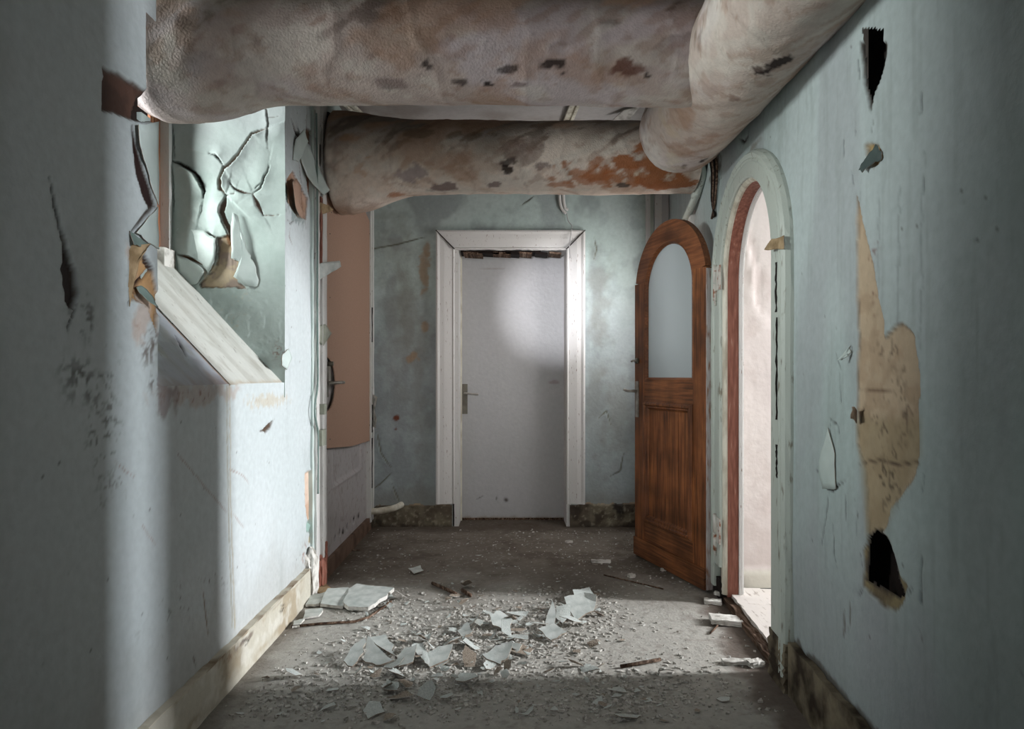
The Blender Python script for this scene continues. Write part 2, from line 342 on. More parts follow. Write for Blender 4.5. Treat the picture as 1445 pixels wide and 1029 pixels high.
def flap(fr, pts, hinge, lift, parent, curl=2.0, mats=('wallflake', 'flakeback'), px=True, base=.004, seed=0, jit=.004, slide=0.0):
    """a tongue of paint still held along hinge (a, b) and standing off the wall"""
    P = [fr.px(*p) for p in pts] if px else pts; a, b_ = [fr.px(*p) for p in hinge] if px else hinge
    dx, dy = b_[0] - a[0], b_[1] - a[1]; L = math.hypot(dx, dy); nx, ny = -dy / L, dx / L
    ds = [(p[0] - a[0]) * nx + (p[1] - a[1]) * ny for p in P]; mx = max(ds, key=abs)
    def shape(x, y):
        t_ = ((x - a[0]) * nx + (y - a[1]) * ny) / mx; t_ = max(0, t_); off = base + lift * t_ ** curl; s_ = slide * t_ ** 2 * mx
        return fr.at(x - nx * s_, y - ny * s_, off), tuple(fr.n)
    me = flake_mesh('paint_flake', P, shape, .002, 4, 3, jit, seed, mats); me.polygons.foreach_set('use_smooth', [True] * len(me.polygons))
    o = bpy.data.objects.new('paint_flake', me); C.objects.link(o); o.parent = parent; return o

# ============================================================ STRUCTURE
CEIL = 2.72
# ---- floor
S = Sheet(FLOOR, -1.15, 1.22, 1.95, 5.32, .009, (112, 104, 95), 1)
S.blotch(2.2, .35, .65, (126, 119, 110), .8, 1); S.blotch(6, .45, .7, (86, 76, 66), .6, 2); S.blotch(18, .5, .75, (134, 128, 118), .4, 3)
S.mix(sstep(3.9, 3.0, S.V + (fbm(S.U, S.V, 4, 3, 8) - .5) * .6) * .85, (184, 182, 175)); S.blotch(40, .6, .74, (120, 112, 104), .35, 4); S.blotch(90, .72, .78, (180, 180, 174), .6, 6)  # front lightened: pale dust, with the lit patch also put into the colour
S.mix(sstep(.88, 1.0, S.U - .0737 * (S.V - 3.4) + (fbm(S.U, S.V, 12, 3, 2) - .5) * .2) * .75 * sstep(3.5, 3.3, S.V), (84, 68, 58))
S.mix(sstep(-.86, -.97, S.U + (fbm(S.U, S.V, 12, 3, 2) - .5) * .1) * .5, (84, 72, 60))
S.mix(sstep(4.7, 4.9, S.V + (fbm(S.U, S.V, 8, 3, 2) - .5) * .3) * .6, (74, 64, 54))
S.d += (fbm(S.U, S.V, 30, 3, 5) - .5) * .004 - S.d * .5
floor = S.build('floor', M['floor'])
S = Sheet(FLOOR, -1.15, 1.3, -2.8, 1.96, .09, (112, 108, 100), 2); S.d *= .0; S.build('floor', M['floor'])
# ---- ceiling
CE = Frame((0, 0, CEIL), (1, 0, 0), (0, 1, 0), (0, 0, -1), lambda x, y: ((x - 715) * (CEIL - CH) / (530 - y), 950 * (CEIL - CH) / (530 - y)))
S = Sheet(CE, -1.7, 1.35, -2.8, 5.1, .03, (176, 172, 170), 3); S.blotch(3, .5, .7, (140, 130, 122), .6, 1)
ceiling = S.build('ceiling', M['plaster'])
for k, (a, b_) in enumerate((((480, 131), (522, 172)), ((818, 125), (797, 178)))):
    a = CE.px(*a); b_ = CE.px(*b_)
    d = Vector((b_[0] - a[0], b_[1] - a[1])); a2 = (a[0] - d.x * 1.2, a[1] - d.y * 1.2); b2 = (b_[0] + d.x * .6, b_[1] + d.y * .6)
    b2 = (a2[0] + (b2[0] - a2[0]) * min(1, (4.9 - a2[1]) / (b2[1] - a2[1])), min(b2[1], 4.9))
    sweep('trim_1', CE, [a2, b2], [(-.03, .012), (-.03, .028), (-.012, .03), (-.008, .018), (.008, .018), (.012, .03), (.03, .028), (.03, .012)], M['cream'], None, kind='structure')
me = flap(CE, [(858, 164), (880, 152), (905, 147), (884, 160)], ((860, 150), (905, 143)), .05, ceiling, 1.5, ('lump', 'flakeback'))

# ---- left wall (near part with the window recess, up to the boarded door)
Z0, Z1 = 1.925, ZR; SH = 1.076
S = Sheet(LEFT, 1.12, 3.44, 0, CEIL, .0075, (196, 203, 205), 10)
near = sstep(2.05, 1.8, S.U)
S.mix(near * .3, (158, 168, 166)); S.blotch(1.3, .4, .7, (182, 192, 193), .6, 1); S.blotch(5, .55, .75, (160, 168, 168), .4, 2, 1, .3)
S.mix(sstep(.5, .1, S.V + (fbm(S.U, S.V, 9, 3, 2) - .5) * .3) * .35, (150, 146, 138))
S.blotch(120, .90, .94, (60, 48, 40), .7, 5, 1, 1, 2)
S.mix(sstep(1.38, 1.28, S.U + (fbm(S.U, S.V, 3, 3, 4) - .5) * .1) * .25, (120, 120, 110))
# mould and dirt
S.speck(125, 500, 45, 90, (58, 56, 44), .75, 21, 34, .52); S.speck(145, 610, 30, 90, (70, 66, 54), .7, 22, 40, .56); S.speck(160, 690, 40, 40, (80, 66, 54), .5, 29, 50, .6)
S.speck(208, 470, 20, 50, (88, 74, 64), .9, 23, 50, .48); S.speck(218, 550, 12, 40, (80, 70, 62), .9, 24, 40, .45); S.stain(196, 440, 10, 28, (176, 144, 122), .5, 3)
S.stain(285, 556, 42, 14, (172, 160, 152), .7, 4, 30); S.speck(270, 560, 60, 14, (120, 78, 60), .8, 25, 60, .55)
S.stain(235, 560, 12, 22, (130, 118, 116), .8, 5)
S.stain(380, 565, 22, 9, (184, 176, 158), .7, 6, 60); S.speck(375, 570, 24, 16, (150, 120, 90), .6, 26, 70, .58)
S.speck(290, 830, 70, 80, (70, 50, 44), .8, 27, 46, .67); S.speck(430, 790, 12, 40, (130, 80, 60), .7, 28, 50, .56)
# bead where the wall was once joined
S.crack([(325, 545), (326, 640), (328, 760), (331, 885)], .006, (172, 166, 148), .003, .004, 1, .02, taper=False, jag=.01)
S.crack([(321, 545), (322, 640), (324, 760), (327, 885)], .003, (160, 158, 142), .002, taper=False, jag=.01)
S.crack([(287, 830), (291, 870), (294, 900)], .003, (120, 96, 74), .002); S.crack([(272, 925), (276, 940)], .006, (90, 66, 50), .002)
# torn areas
S.bare([(146, 96), (180, 112), (214, 133), (226, 170), (196, 173), (170, 163), (146, 155)], (84, 60, 50), .010, .002, 30, (66, 46, 38))
S.bare([(200, 140), (222, 128), (232, 175), (206, 173), (190, 168)], (36, 24, 20), .014, .002, 31)
S.bare([(186, 178), (193, 205), (203, 240), (213, 270), (217, 292), (209, 295), (201, 278), (192, 245), (188, 215)], (40, 22, 20), .004, .002, 32, rag=.004)
S.bare([(217, 290), (210, 298), (196, 316), (182, 329), (196, 309), (206, 296)], (34, 20, 20), .004, .002, 33, rag=.003)
S.bare([(178, 352), (194, 344), (202, 362), (214, 380), (222, 420), (218, 470), (204, 430), (180, 420), (178, 395)], (186, 148, 104), .008, .008, 34, (148, 104, 66))
S.stain(190, 372, 9, 20, (190, 158, 132), .9, 7); S.stain(208, 420, 8, 12, (200, 184, 172), .8, 8)
S.crack([(196, 346), (206, 366), (214, 380), (198, 398), (180, 422), (179, 430)], .006, (50, 30, 20), .01)
S.crack([(180, 350), (184, 380), (181, 415)], .004, (70, 44, 30), .006)
S.bare([(190, 410), (198, 418), (205, 433), (196, 424)], (28, 40, 34), .02, .004, 35, rag=.003)
S.bare([(88, 330), (97, 355), (106, 388), (108, 418), (100, 440), (92, 425), (86, 380)], (40, 28, 26), .010, .002, 36)
S.crack([(108, 430), (98, 452), (94, 468)], .004, (34, 24, 22)); S.crack([(70, 250), (84, 320), (88, 350)], .004, (34, 24, 22))
# pier between the recess and the door
S.bare([(404, 255), (412, 240), (424, 262), (434, 280), (432, 310), (420, 306), (408, 290)], (186, 152, 132), .006, .006, 40, (176, 140, 116), f=60, rag=.008)
S.bare([(430, 178), (438, 186), (437, 205), (431, 198)], (84, 56, 34), .01, .004, 41)
S.bare([(434, 272), (440, 292), (452, 296), (456, 262), (440, 240), (430, 236)], (150, 104, 80), .008, .004, 42)
S.bare([(400, 256), (407, 262), (409, 290), (404, 285)], (60, 78, 74), .006, .004, 43)
S.crack([(411, 168), (416, 186), (422, 196), (424, 214), (420, 222)], .005, (70, 46, 36), .01, .012, -1, .012)
S.crack([(421, 226), (426, 262), (430, 300), (432, 322)], .004, (96, 60, 44), .008)
S.crack([(406, 310), (411, 316), (417, 310)], .003); S.crack([(410, 322), (409, 334), (413, 345)], .004, (110, 76, 60)); S.crack([(430, 190), (433, 160), (432, 145)], .003, (110, 100, 90))
S.stain(418, 300, 9, 6, (92, 110, 106), .6, 9, 50)
S.bare([(430, 668), (442, 662), (444, 720), (440, 742), (434, 738), (430, 712)], (206, 184, 166), .008, .006, 44, (186, 156, 134), f=60)
S.crack([(441, 662), (443, 680), (442, 710), (438, 740)], .010, (104, 62, 36), .02, jag=.012); S.crack([(438, 742), (436, 768)], .010, (104, 70, 44), .015)
S.bare([(432, 735), (440, 735), (440, 755), (432, 750)], (150, 176, 168), .003, .003, 45); S.bare([(439, 745), (444, 755), (441, 768), (436, 765)], (196, 164, 108), .006, .002, 46)
S.bare([(432, 800), (446, 792), (448, 830), (436, 850), (431, 835)], (186, 172, 156), .01, .008, 47, (120, 72, 56), f=60)
S.bare([(371, 606), (377, 599), (384, 594), (381, 604), (374, 611)], (80, 62, 48), .006, .004, 48, rag=.004); S.crack([(365, 610), (374, 606), (387, 592)], .0025, (70, 56, 46))
S.crack([(396, 500), (404, 512), (400, 524)], .01, (116, 66, 46), .012, jag=.02)
for a in ([(160, 650), (175, 665), (188, 672)], [(250, 640), (285, 680), (320, 722)], [(323, 660), (345, 672), (352, 682)], [(330, 725), (345, 745)], [(200, 742), (220, 770)]): S.crack(a, .0015, (150, 128, 122), .001)
S.cut(lambda u, v: (u > Z0 - .055 * (v > 1.86) * (v < 2.12)) & (u < Z1) & (v > SH) & (v < 2.5))
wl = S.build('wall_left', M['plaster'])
S = Sheet(LEFT, -2.8, 1.13, 0, CEIL, .09, (176, 190, 188), 11); S.d *= 0; S.build('wall_left', M['plaster'])
# paint tongues on the near wall and the pier
flap(LEFT, [(187, 176), (222, 172), (222, 290), (214, 272), (201, 232), (190, 205)], ((222, 170), (222, 295)), .012, wl, 1.6, ('wallflake', 'flakeback'), seed=1)
flap(LEFT, [(221, 292), (222, 352), (196, 336), (184, 328), (205, 308)], ((222, 290), (222, 352)), .012, wl, 1.6, ('wallflake', 'flakeback'), seed=2)
flap(LEFT, [(180, 326), (196, 338), (204, 345), (190, 347), (176, 345)], ((180, 322), (196, 330)), .02, wl, 1.5, ('shade_flake', 'flakeback'), seed=3)
flap(LEFT, [(178, 352), (183, 345), (196, 343), (190, 360), (184, 395), (180, 432), (177, 400)], ((176, 352), (177, 430)), .03, wl, 1.6, ('ochre', 'ochre'), seed=4)
flap(LEFT, [(190, 406), (199, 404), (207, 416), (207, 434), (198, 424)], ((190, 404), (199, 402)), .03, wl, 1.5, ('shade_flake', 'flakeback'), seed=5)
flap(LEFT, [(421, 220), (428, 198), (434, 206), (440, 226), (446, 250), (451, 268), (444, 276), (436, 264), (428, 248)], ((430, 196), (420, 218)), .05, wl, 1.4, ('wallflake', 'ochre'), seed=6)
flap(LEFT, [(414, 196), (421, 182), (425, 200), (422, 215), (418, 228), (412, 226)], ((414, 230), (409, 196)), .03, wl, 1.4, ('wallflake', 'flakeback'), seed=7)
flap(LEFT, [(404, 258), (414, 252), (423, 262), (422, 296), (428, 300), (420, 306), (410, 290)], ((426, 255), (428, 300)), .025, wl, 1.6, ('board', 'flakeback'), seed=8)
flap(LEFT, [(439, 282), (451, 290), (454, 296), (447, 303), (441, 296)], ((438, 284), (440, 300)), .06, wl, 1.3, ('ochre', 'ochre'), seed=9)
flap(LEFT, [(397, 500), (404, 492), (407, 505), (402, 522), (396, 516)], ((396, 500), (396, 518)), .012, wl, 1.4, ('wallflake', 'ochre'), seed=10)

# ---- window recess: far reveal with curling paint
S = Sheet(REV, -1.60, -.993, 1.0, 2.52, .0042, (176, 190, 186), 20)
S.blotch(3, .4, .7, (184, 198, 194), .7, 1); S.blotch(9, .5, .7, (164, 180, 175), .5, 2)
S.mix(sstep(1.95, 2.25, S.V + (fbm(S.U, S.V, 5, 3, 4) - .5) * .3) * .55, (172, 174, 178))
S.bare([(200 + x / 4.286, 320 + y / 4.286) for x, y in ((463, 70), (540, 60), (555, 130), (560, 200), (600, 205), (605, 270), (580, 330), (640, 378), (520, 365), (360, 372), (355, 340), (440, 260), (465, 200), (465, 120))], (168, 152, 140), .010, .004, 5, (190, 172, 146), f=60)
S.stain(312, 385, 16, 12, (196, 180, 152), .8, 3, 60); S.stain(325, 341, 3, 7, (140, 102, 72), .9, 4)
S.crack([(366, 143), (376, 155), (378, 178), (377, 200), (379, 210)], .0018, (110, 106, 100), .003, .006, 1, .02)
S.crack([(378, 166), (395, 163)], .0018, (110, 106, 100), .003)
S.crack([(377, 181), (356, 189), (345, 205), (336, 220), (326, 232), (316, 238), (311, 255), (313, 268), (321, 276)], .009, (112, 98, 86), .012, 0.0225, -1, .05)
S.crack([(295, 217), (304, 219), (312, 228), (316, 235)], .0045, (40, 34, 32), .012, 0.0150, -1, .03)
S.crack([(321, 276), (318, 290), (315, 300), (320, 315), (327, 330), (327, 345)], .010, (124, 106, 94), .012, 0.0150, 1, .04)
S.crack([(241, 226), (247, 229), (262, 236), (276, 245), (284, 257), (289, 270), (287, 280)], .006, (52, 44, 40), .012, 0.0250, 1, .05)
S.crack([(325, 258), (333, 268), (345, 273), (358, 274)], .005, (84, 68, 58), .01, 0.0100, 1, .03)
S.crack([(380, 233), (378, 242), (372, 254), (368, 266), (358, 274)], .004, (60, 46, 40), .01, 0.0090, -1, .03); S.crack([(361, 266), (369, 258)], .004, (36, 26, 24), .012)
S.crack([(358, 274), (364, 288), (372, 304)], .008, (134, 112, 100), .01, 0.0125, 1, .03); S.crack([(372, 304), (384, 304), (393, 303)], .003, (120, 90, 76), .01, 0.0100, 1, .02)
S.crack([(321, 276), (332, 275), (333, 272)], .003, (96, 76, 66), .01, 0.0150, -1, .02); S.crack([(289, 271), (297, 272)], .002, (120, 116, 110), .004)
S.crack([(294, 328), (302, 334), (310, 336)], .003, (110, 90, 76), .008, .02, -1, .03); S.crack([(252, 360), (268, 364), (280, 370), (288, 374)], .007, (116, 86, 66), .012, 0.0150, -1, .03); S.crack([(288, 374), (294, 382)], .003, (110, 90, 76), .008)
S.crack([(246, 226), (245, 200), (244, 180)], .002, (70, 74, 70), .004); S.crack([(246, 230), (245, 300)], .002, (90, 96, 90), .004)
for cx, cy, ru, rv, a in ((-1.28, 1.83, .07, .10, .035), (-1.42, 1.72, .05, .09, .03), (-1.15, 1.9, .06, .08, .012), (-1.22, 1.64, .04, .1, .02), (-1.3, 2.1, .09, .06, .014), (-1.1, 2.05, .05, .09, .02)):
    S.d += .5 * a * np.exp(-((S.U - cx) / ru) ** 2 - ((S.V - cy) / rv) ** 2)
S.d += (fbm(S.U, S.V, 7, 2, 77) - .5) * .010 * sstep(1.5, 1.65, S.V)
S.d += (sstep(.5, .62, fbm(S.U, S.V, 30, 4, 78))) * .0015 * sstep(.30, .1, np.hypot((S.U + 1.17) * .9, S.V - 1.38))
S.speck(330, 445, 40, 60, (188, 184, 166), .6, 9, 55, .62); S.speck(395, 505, 12, 25, (130, 80, 60), .8, 8, 60, .5)
S.cut(lambda u, v: (v < SH + (-1.0 - u) * 1.0 - .06))
rv = S.build('wall_left', M['matt'])
flap(REV, [(332, 302), (338, 306), (344, 330), (352, 358), (358, 368), (366, 396), (364, 404), (345, 404), (334, 392), (340, 370), (331, 366), (330, 330)], ((362, 300), (366, 396)), .03, rv, 1.5, ('wallflake', 'flakeback'), seed=21)
flap(REV, [(250, 322), (290, 326), (300, 335), (309, 338), (308, 356), (306, 372), (296, 386), (288, 374), (272, 364), (252, 358)], ((246, 322), (262, 366)), .03, rv, 1.5, ('wallflake', 'flakeback'), seed=22)
flap(REV, [(252, 362), (268, 366), (286, 376), (292, 384), (280, 400), (268, 404), (254, 392)], ((252, 392), (268, 404)), .025, rv, 1.5, ('wallflake', 'flakeback'), seed=23)
# sloping sill: two facets
def sill(name, za, zb, slope, bowl, base, seed, mid=None):
    fr = Frame((-1, 0, SH), (0, 1, 0), (-1, 0, slope), (.6, 0, .8), None); S = Sheet(fr, za, zb, 0, .60, .006, base, seed); S.d *= .4
    S.blotch(6, .5, .7, (176, 176, 168), .6, 1, 2, .6); S.blotch(14, .58, .8, (150, 146, 134), .4, 2, 1.5, 1); S.blotch(70, .78, .84, (110, 98, 84), .6, 3)
    S.d -= bowl * np.sin(np.clip((S.U - za) / (zb - za), 0, 1) * np.pi)
    return S
S = sill('a', 2.436, Z1 + .01, 1.07, .004, (204, 206, 200), 25)
S.mix(sstep(.02, 0, S.V + (fbm(S.U, S.V, 30, 3, 1) - .5) * .03) * .6, (176, 160, 136))
for a in (((2.93, .33), (2.95, .36)), ((2.95, .22), (2.96, .23)), ((2.8, .12), (2.82, .14))): S.crack(list(a), .004, (46, 40, 36), .004, px=False)
sl = S.build('window_sill', M['gloss'], None, 'structure')
S = sill('b', Z0 - .02, 2.440, 1.05, .010, (186, 192, 202), 26); S.d += .025 * (sstep(.0, .04, 2.436 - S.U) - 1) * 0
S.blotch(8, .45, .65, (150, 148, 158), .6, 6, 1, 2); S.mix(sstep(.05, 0, S.V + (fbm(S.U, S.V, 20, 3, 1) - .5) * .08) * .7, (150, 134, 130)); S.crack([(2.32, .10), (2.36, .14), (2.38, .17)], .006, (40, 34, 32), .008, px=False)
S.crack([(2.434, .0), (2.434, .6)], .006, (176, 150, 126), .002, px=False, taper=False); S.build('window_sill', M['gloss'], sl, None)
# rest of the recess
fbox('wall_left', Frame((0, 0, 0), (1, 0, 0), (0, 1, 0), (0, 0, 1), None), -1.62, -1.0, Z0 - .10, Z1 + .02, 2.5, 2.53, M['wallflake'], None, 0, 'structure')
box('wall_left', -1.62, -1.012, Z0 - .06, Z0 - .012, 1.0, 1.84, M['wallflake'], None, 0, kind='structure')
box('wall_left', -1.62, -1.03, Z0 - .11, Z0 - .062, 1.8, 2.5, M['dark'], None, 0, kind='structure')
box('wall_left', -1.70, -1.55, Z0 - .10, Z1 + .1, 1.0, 1.56, M['wallflake'], None, 0, kind='structure')
win = empty('window_1', (-1.55, 2.5, 1.6)); tag(win, kind='structure')
def wbox(n, *a): o = box(n, *a, parent=win); o.matrix_parent_inverse = Matrix.Translation((1.55, -2.5, -1.6)); return o
wbox('window_frame', -1.60, -1.535, 2.90, ZR - .012, 1.665, 2.5, M['post'])
wbox('window_frame', -1.60, -1.535, Z0 - .06, Z0 + .01, 1.6, 2.5, M['post']); wbox('window_frame', -1.60, -1.535, Z0, ZR - .1, 2.43, 2.5, M['post']); wbox('window_frame', -1.60, -1.545, Z0, ZR - .1, 1.6, 1.665, M['white'])
wbox('window_strip', -1.534, -1.495, ZR - .035, ZR - .008, 1.64, 2.5, M['white'])
wbox('sill_block', -1.60, -1.478, ZR - .11, ZR - .012, 1.585, 1.665, M['lump'])
wbox('pane', -1.572, -1.566, Z0, ZR - .1, 1.665, 2.43, M['glass'])
# left wall above and behind the boarded door
FD0, FD1 = 3.44, 4.95
S = Sheet(LEFT, 3.42, 4.97, 2.36, CEIL, .02, (170, 182, 178), 12); S.build('wall_left', M['plaster'])
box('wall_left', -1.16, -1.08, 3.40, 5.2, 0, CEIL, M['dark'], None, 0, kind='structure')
# baseboard left
rb = Sheet(Frame((-.972, 0, 0), (0, 1, 0), (0, 0, 1), (1, 0, 0), lambda x, y: (950 * .972 / (715 - x), CH + (530 - y) * .972 / (715 - x))), 1.3, 3.33, 0, .150, .0065, (190, 186, 172), 14)
rb.blotch(5, .42, .62, (156, 140, 114), .7, 1, 1, 2); rb.blotch(14, .5, .66, (206, 204, 194), .7, 2); rb.stain(345, 905, 9, 12, (90, 70, 58), .7, 3); rb.stain(305, 935, 12, 12, (120, 84, 60), .8, 4); rb.speck(330, 915, 30, 16, (120, 92, 70), .7, 7, 40, .55)
for a in ([(395, 855), (402, 853)], [(395, 860), (403, 857)], [(393, 864), (401, 861)], [(342, 905), (352, 903), (346, 912)]): rb.crack(a, .0035, (40, 32, 30), .004)
rb.crack([(430, 815), (420, 826), (400, 846), (380, 866)], .001, (160, 150, 130), .001)
bb = rb.build('baseboard_left', M['plaster'])
rough_board('baseboard_left', Frame((-1, 0, 0), (0, 1, 0), (0, 0, 1), (1, 0, 0), None), 1.3, 3.33, .146, .152, 0, .028, M['skirt'], None, 60, .003, 5, 'structure', 'h')
fbox('baseboard_left', LEFT, 3.328, 3.345, 0, .15, 0, .027, M['grime'], None, 0, 'structure')

# ---- right wall
ARC, RIN, ROX, ROY, SPR = 2.90, .38, .555, .50, 1.555
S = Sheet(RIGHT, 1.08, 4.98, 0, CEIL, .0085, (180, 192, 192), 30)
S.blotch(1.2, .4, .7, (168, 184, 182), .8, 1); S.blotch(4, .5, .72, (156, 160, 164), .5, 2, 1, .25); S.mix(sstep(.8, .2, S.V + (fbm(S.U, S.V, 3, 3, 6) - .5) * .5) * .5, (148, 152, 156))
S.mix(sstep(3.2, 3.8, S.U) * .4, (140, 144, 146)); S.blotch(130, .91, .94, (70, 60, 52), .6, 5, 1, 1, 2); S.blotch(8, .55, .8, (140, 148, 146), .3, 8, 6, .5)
for x in (1240, 1268, 1300, 1215): S.crack([(x, 260), (x - 1, 420), (x - 3, 560)], .003, (156, 166, 167), .0006, jag=.02)
S.bare([(1211, 278), (1216, 300), (1222, 330), (1232, 370), (1240, 420), (1247, 448), (1249, 476), (1262, 462), (1272, 457), (1284, 464), (1291, 474), (1294, 500), (1300, 530), (1301, 550), (1296, 572), (1298, 600), (1297, 640), (1290, 672), (1272, 700), (1257, 716), (1250, 745), (1246, 752), (1232, 750), (1225, 752), (1223, 700), (1220, 660), (1210, 626), (1212, 590), (1211, 540), (1213, 480), (1210, 420), (1210, 340)], (188, 168, 142), .004, .005, 3, (176, 154, 128), rag=.008, f=30)
S.mix(sstep(.02, -.02, sd_poly(S.U, S.V, S.P([(1208, 590), (1300, 590), (1300, 640), (1260, 720), (1246, 752), (1222, 755)]))) * .55, (150, 136, 104))
S.speck(1255, 560, 40, 110, (74, 56, 44), .85, 11, 42, .58); S.speck(1245, 660, 35, 70, (66, 54, 40), .8, 12, 34, .55); S.speck(1228, 400, 16, 120, (110, 70, 58), .8, 13, 60, .63); S.speck(1272, 570, 8, 80, (60, 42, 36), .8, 14, 40, .5)
S.crack([(1212, 655), (1240, 648), (1262, 655), (1298, 652)], .003, (90, 74, 58), .003); S.crack([(1213, 552), (1240, 550), (1262, 556)], .003, (120, 98, 78), .003)
S.bare([(1226, 756), (1232, 748), (1246, 750), (1254, 762), (1262, 790), (1268, 815), (1279, 826), (1276, 846), (1262, 862), (1246, 856), (1230, 840), (1217, 828), (1219, 800), (1218, 776)], (140, 126, 92), .004, .003, 4, (104, 90, 66))
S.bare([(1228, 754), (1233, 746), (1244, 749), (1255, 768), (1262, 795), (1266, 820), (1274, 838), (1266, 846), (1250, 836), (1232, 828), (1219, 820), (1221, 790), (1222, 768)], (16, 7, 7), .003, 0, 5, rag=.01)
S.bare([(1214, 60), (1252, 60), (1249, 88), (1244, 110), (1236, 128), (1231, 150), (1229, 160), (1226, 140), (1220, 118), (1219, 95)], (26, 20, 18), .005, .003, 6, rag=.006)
S.crack([(1212, 86), (1213, 112)], .006, (30, 30, 28)); S.crack([(1232, 172), (1229, 188)], .004, (50, 44, 40)); S.crack([(1208, 172), (1208, 176)], .005); S.crack([(1208, 182), (1208, 188)], .005)
S.bare([(1221, 205), (1228, 202), (1240, 206), (1246, 220), (1234, 236), (1226, 226)], (176, 150, 104), .01, .004, 7, rag=.004)
for a in ([(1191, 198), (1192, 228)], [(1202, 242), (1205, 262)], [(1300, 130), (1298, 160)], [(1303, 214), (1304, 232)], [(1301, 245), (1301, 275)], [(1197, 507), (1202, 490)], [(1217, 575), (1213, 595)], [(1287, 555), (1286, 572)], [(1301, 670), (1300, 695)], [(1299, 790), (1297, 820)], [(1297, 825), (1297, 848)]): S.crack(a, .0055, (34, 28, 28), .01, .006, 1, .015)
for a in ([(1172, 600), (1168, 620), (1164, 640), (1163, 664)], [(1186, 530), (1187, 560), (1188, 575)], [(1168, 690), (1175, 692), (1192, 678)], [(1170, 695), (1168, 720), (1165, 745), (1160, 770)], [(1153, 665), (1163, 665)], [(1176, 740), (1177, 780), (1180, 800)], [(1209, 724), (1208, 755)], [(1193, 700), (1192, 735)], [(1180, 500), (1188, 520)], [(1170, 590), (1183, 600), (1184, 612)], [(1209, 840), (1218, 832)], [(1280, 838), (1286, 830)], [(1213, 780), (1216, 800)], [(1300, 780), (1299, 850)]): S.crack(a, .0028, (58, 50, 50), .005, .004, 1, .015)
for a in ([(1191, 860), (1190, 900)], [(1198, 850), (1197, 890)], [(1297, 890), (1300, 910)]): S.crack(a, .008, (118, 116, 112), .001, jag=.02)
S.crack([(1044, 196), (1050, 200), (1056, 192), (1057, 182)], .006, (60, 50, 46)); S.stain(1066, 205, 9, 6, (120, 116, 104), .7, 9)
S.stain(1010, 230, 8, 40, (84, 74, 66), .8, 10, 30)
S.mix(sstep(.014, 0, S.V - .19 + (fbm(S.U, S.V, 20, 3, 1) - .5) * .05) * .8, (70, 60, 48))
def inarch(u, v, rx, ry): return (np.abs(u - ARC) < rx) & ((v < SPR) | (((u - ARC) / rx) ** 2 + ((v - SPR) / ry) ** 2 < 1))
S.cut(lambda u, v: inarch(u, v, RIN + .06, RIN + .05))
for q in ([(1228, 758), (1233, 750), (1244, 752), (1253, 768), (1260, 795), (1264, 820), (1272, 838), (1264, 842), (1250, 832), (1232, 824), (1221, 818), (1223, 790), (1224, 770)], [(1218, 40), (1248, 40), (1246, 88), (1241, 110), (1234, 126), (1230, 148), (1228, 140), (1223, 118), (1221, 95)]):
    q = S.P(q); S.cut(lambda u, v, q=q: sd_poly(u, v, q) + (fbm(u, v, 40, 3, 5) - .5) * .01 < 0)
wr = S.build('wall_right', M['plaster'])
flap(RIGHT, [(1228, 222), (1238, 204), (1247, 214), (1246, 226), (1236, 232), (1226, 243), (1222, 240), (1224, 230)], ((1240, 200), (1249, 216)), .014, wr, 1.4, ('dark_flake', 'flakeback'), seed=31)
flap(RIGHT, [(1198, 508), (1203, 488), (1204, 496), (1202, 505)], ((1204, 486), (1206, 506)), .03, wr, 1.4, ('wallflake', 'flakeback'), seed=32)
flap(RIGHT, [(1213, 598), (1212, 580), (1218, 574), (1219, 590)], ((1211, 598), (1211, 580)), .03, wr, 1.4, ('wallflake', 'flakeback'), seed=33)
flap(RIGHT, [(1164, 664), (1166, 636), (1172, 604), (1180, 640), (1182, 690), (1168, 690)], ((1184, 690), (1180, 604)), .014, wr, 1.6, ('wallflake', 'flakeback'), seed=34)
for k_, (a, b_, c, d) in enumerate(((1.62, 2.05, .38, 1.05), (1.66, 1.92, 1.85, 2.25))): fbox('wall_right', RIGHT, a, b_, c, d, -.10, -.06, M['dark'], None, 0, 'structure')  # dark backing added behind the holes to keep them dark
# near part of the right wall, with the door left ajar beside the camera
def rwall(u0, u1, v0=0, v1=CEIL): S = Sheet(RIGHT, u0, u1, v0, v1, .08, (160, 174, 172), 31); S.d *= 0; S.build('wall_right', M['plaster'])
rwall(.56, 1.09); rwall(-2.8, .465); rwall(.43, .58, 2.3, CEIL)
# right wall baseboard
rough_board('baseboard_right', RIGHT, 1.1, 2.33, 0, .185, 0, .024, M['grime'], None, 40, .005, 6, 'structure', 'h')

# ---- back wall
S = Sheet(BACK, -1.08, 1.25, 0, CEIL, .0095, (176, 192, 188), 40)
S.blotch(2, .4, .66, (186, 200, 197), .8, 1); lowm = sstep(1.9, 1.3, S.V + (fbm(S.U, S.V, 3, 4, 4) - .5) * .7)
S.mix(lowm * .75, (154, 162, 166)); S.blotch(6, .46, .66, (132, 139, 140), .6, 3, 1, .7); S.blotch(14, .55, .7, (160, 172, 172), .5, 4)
for cx, cy, rx, ry, a in ((575, 430, 9, 70, .7), (598, 400, 6, 40, .5), (545, 350, 30, 40, .5), (590, 520, 8, 90, .5), (600, 640, 9, 50, .35), (560, 470, 20, 60, .45), (845, 420, 14, 60, .6), (870, 600, 20, 60, .6), (840, 600, 12, 90, .4), (600, 480, 10, 30, .5)): S.stain(cx, cy, rx, ry, (122, 122, 112), a * .8, int(cx), 14, hard=.8)
for cx, cy, rx, ry in ((600, 385, 6, 22), (603, 352, 5, 8), (583, 505, 6, 6), (600, 460, 5, 8)): S.stain(cx, cy, rx, ry, (156, 128, 98), .7, int(cy), 22)
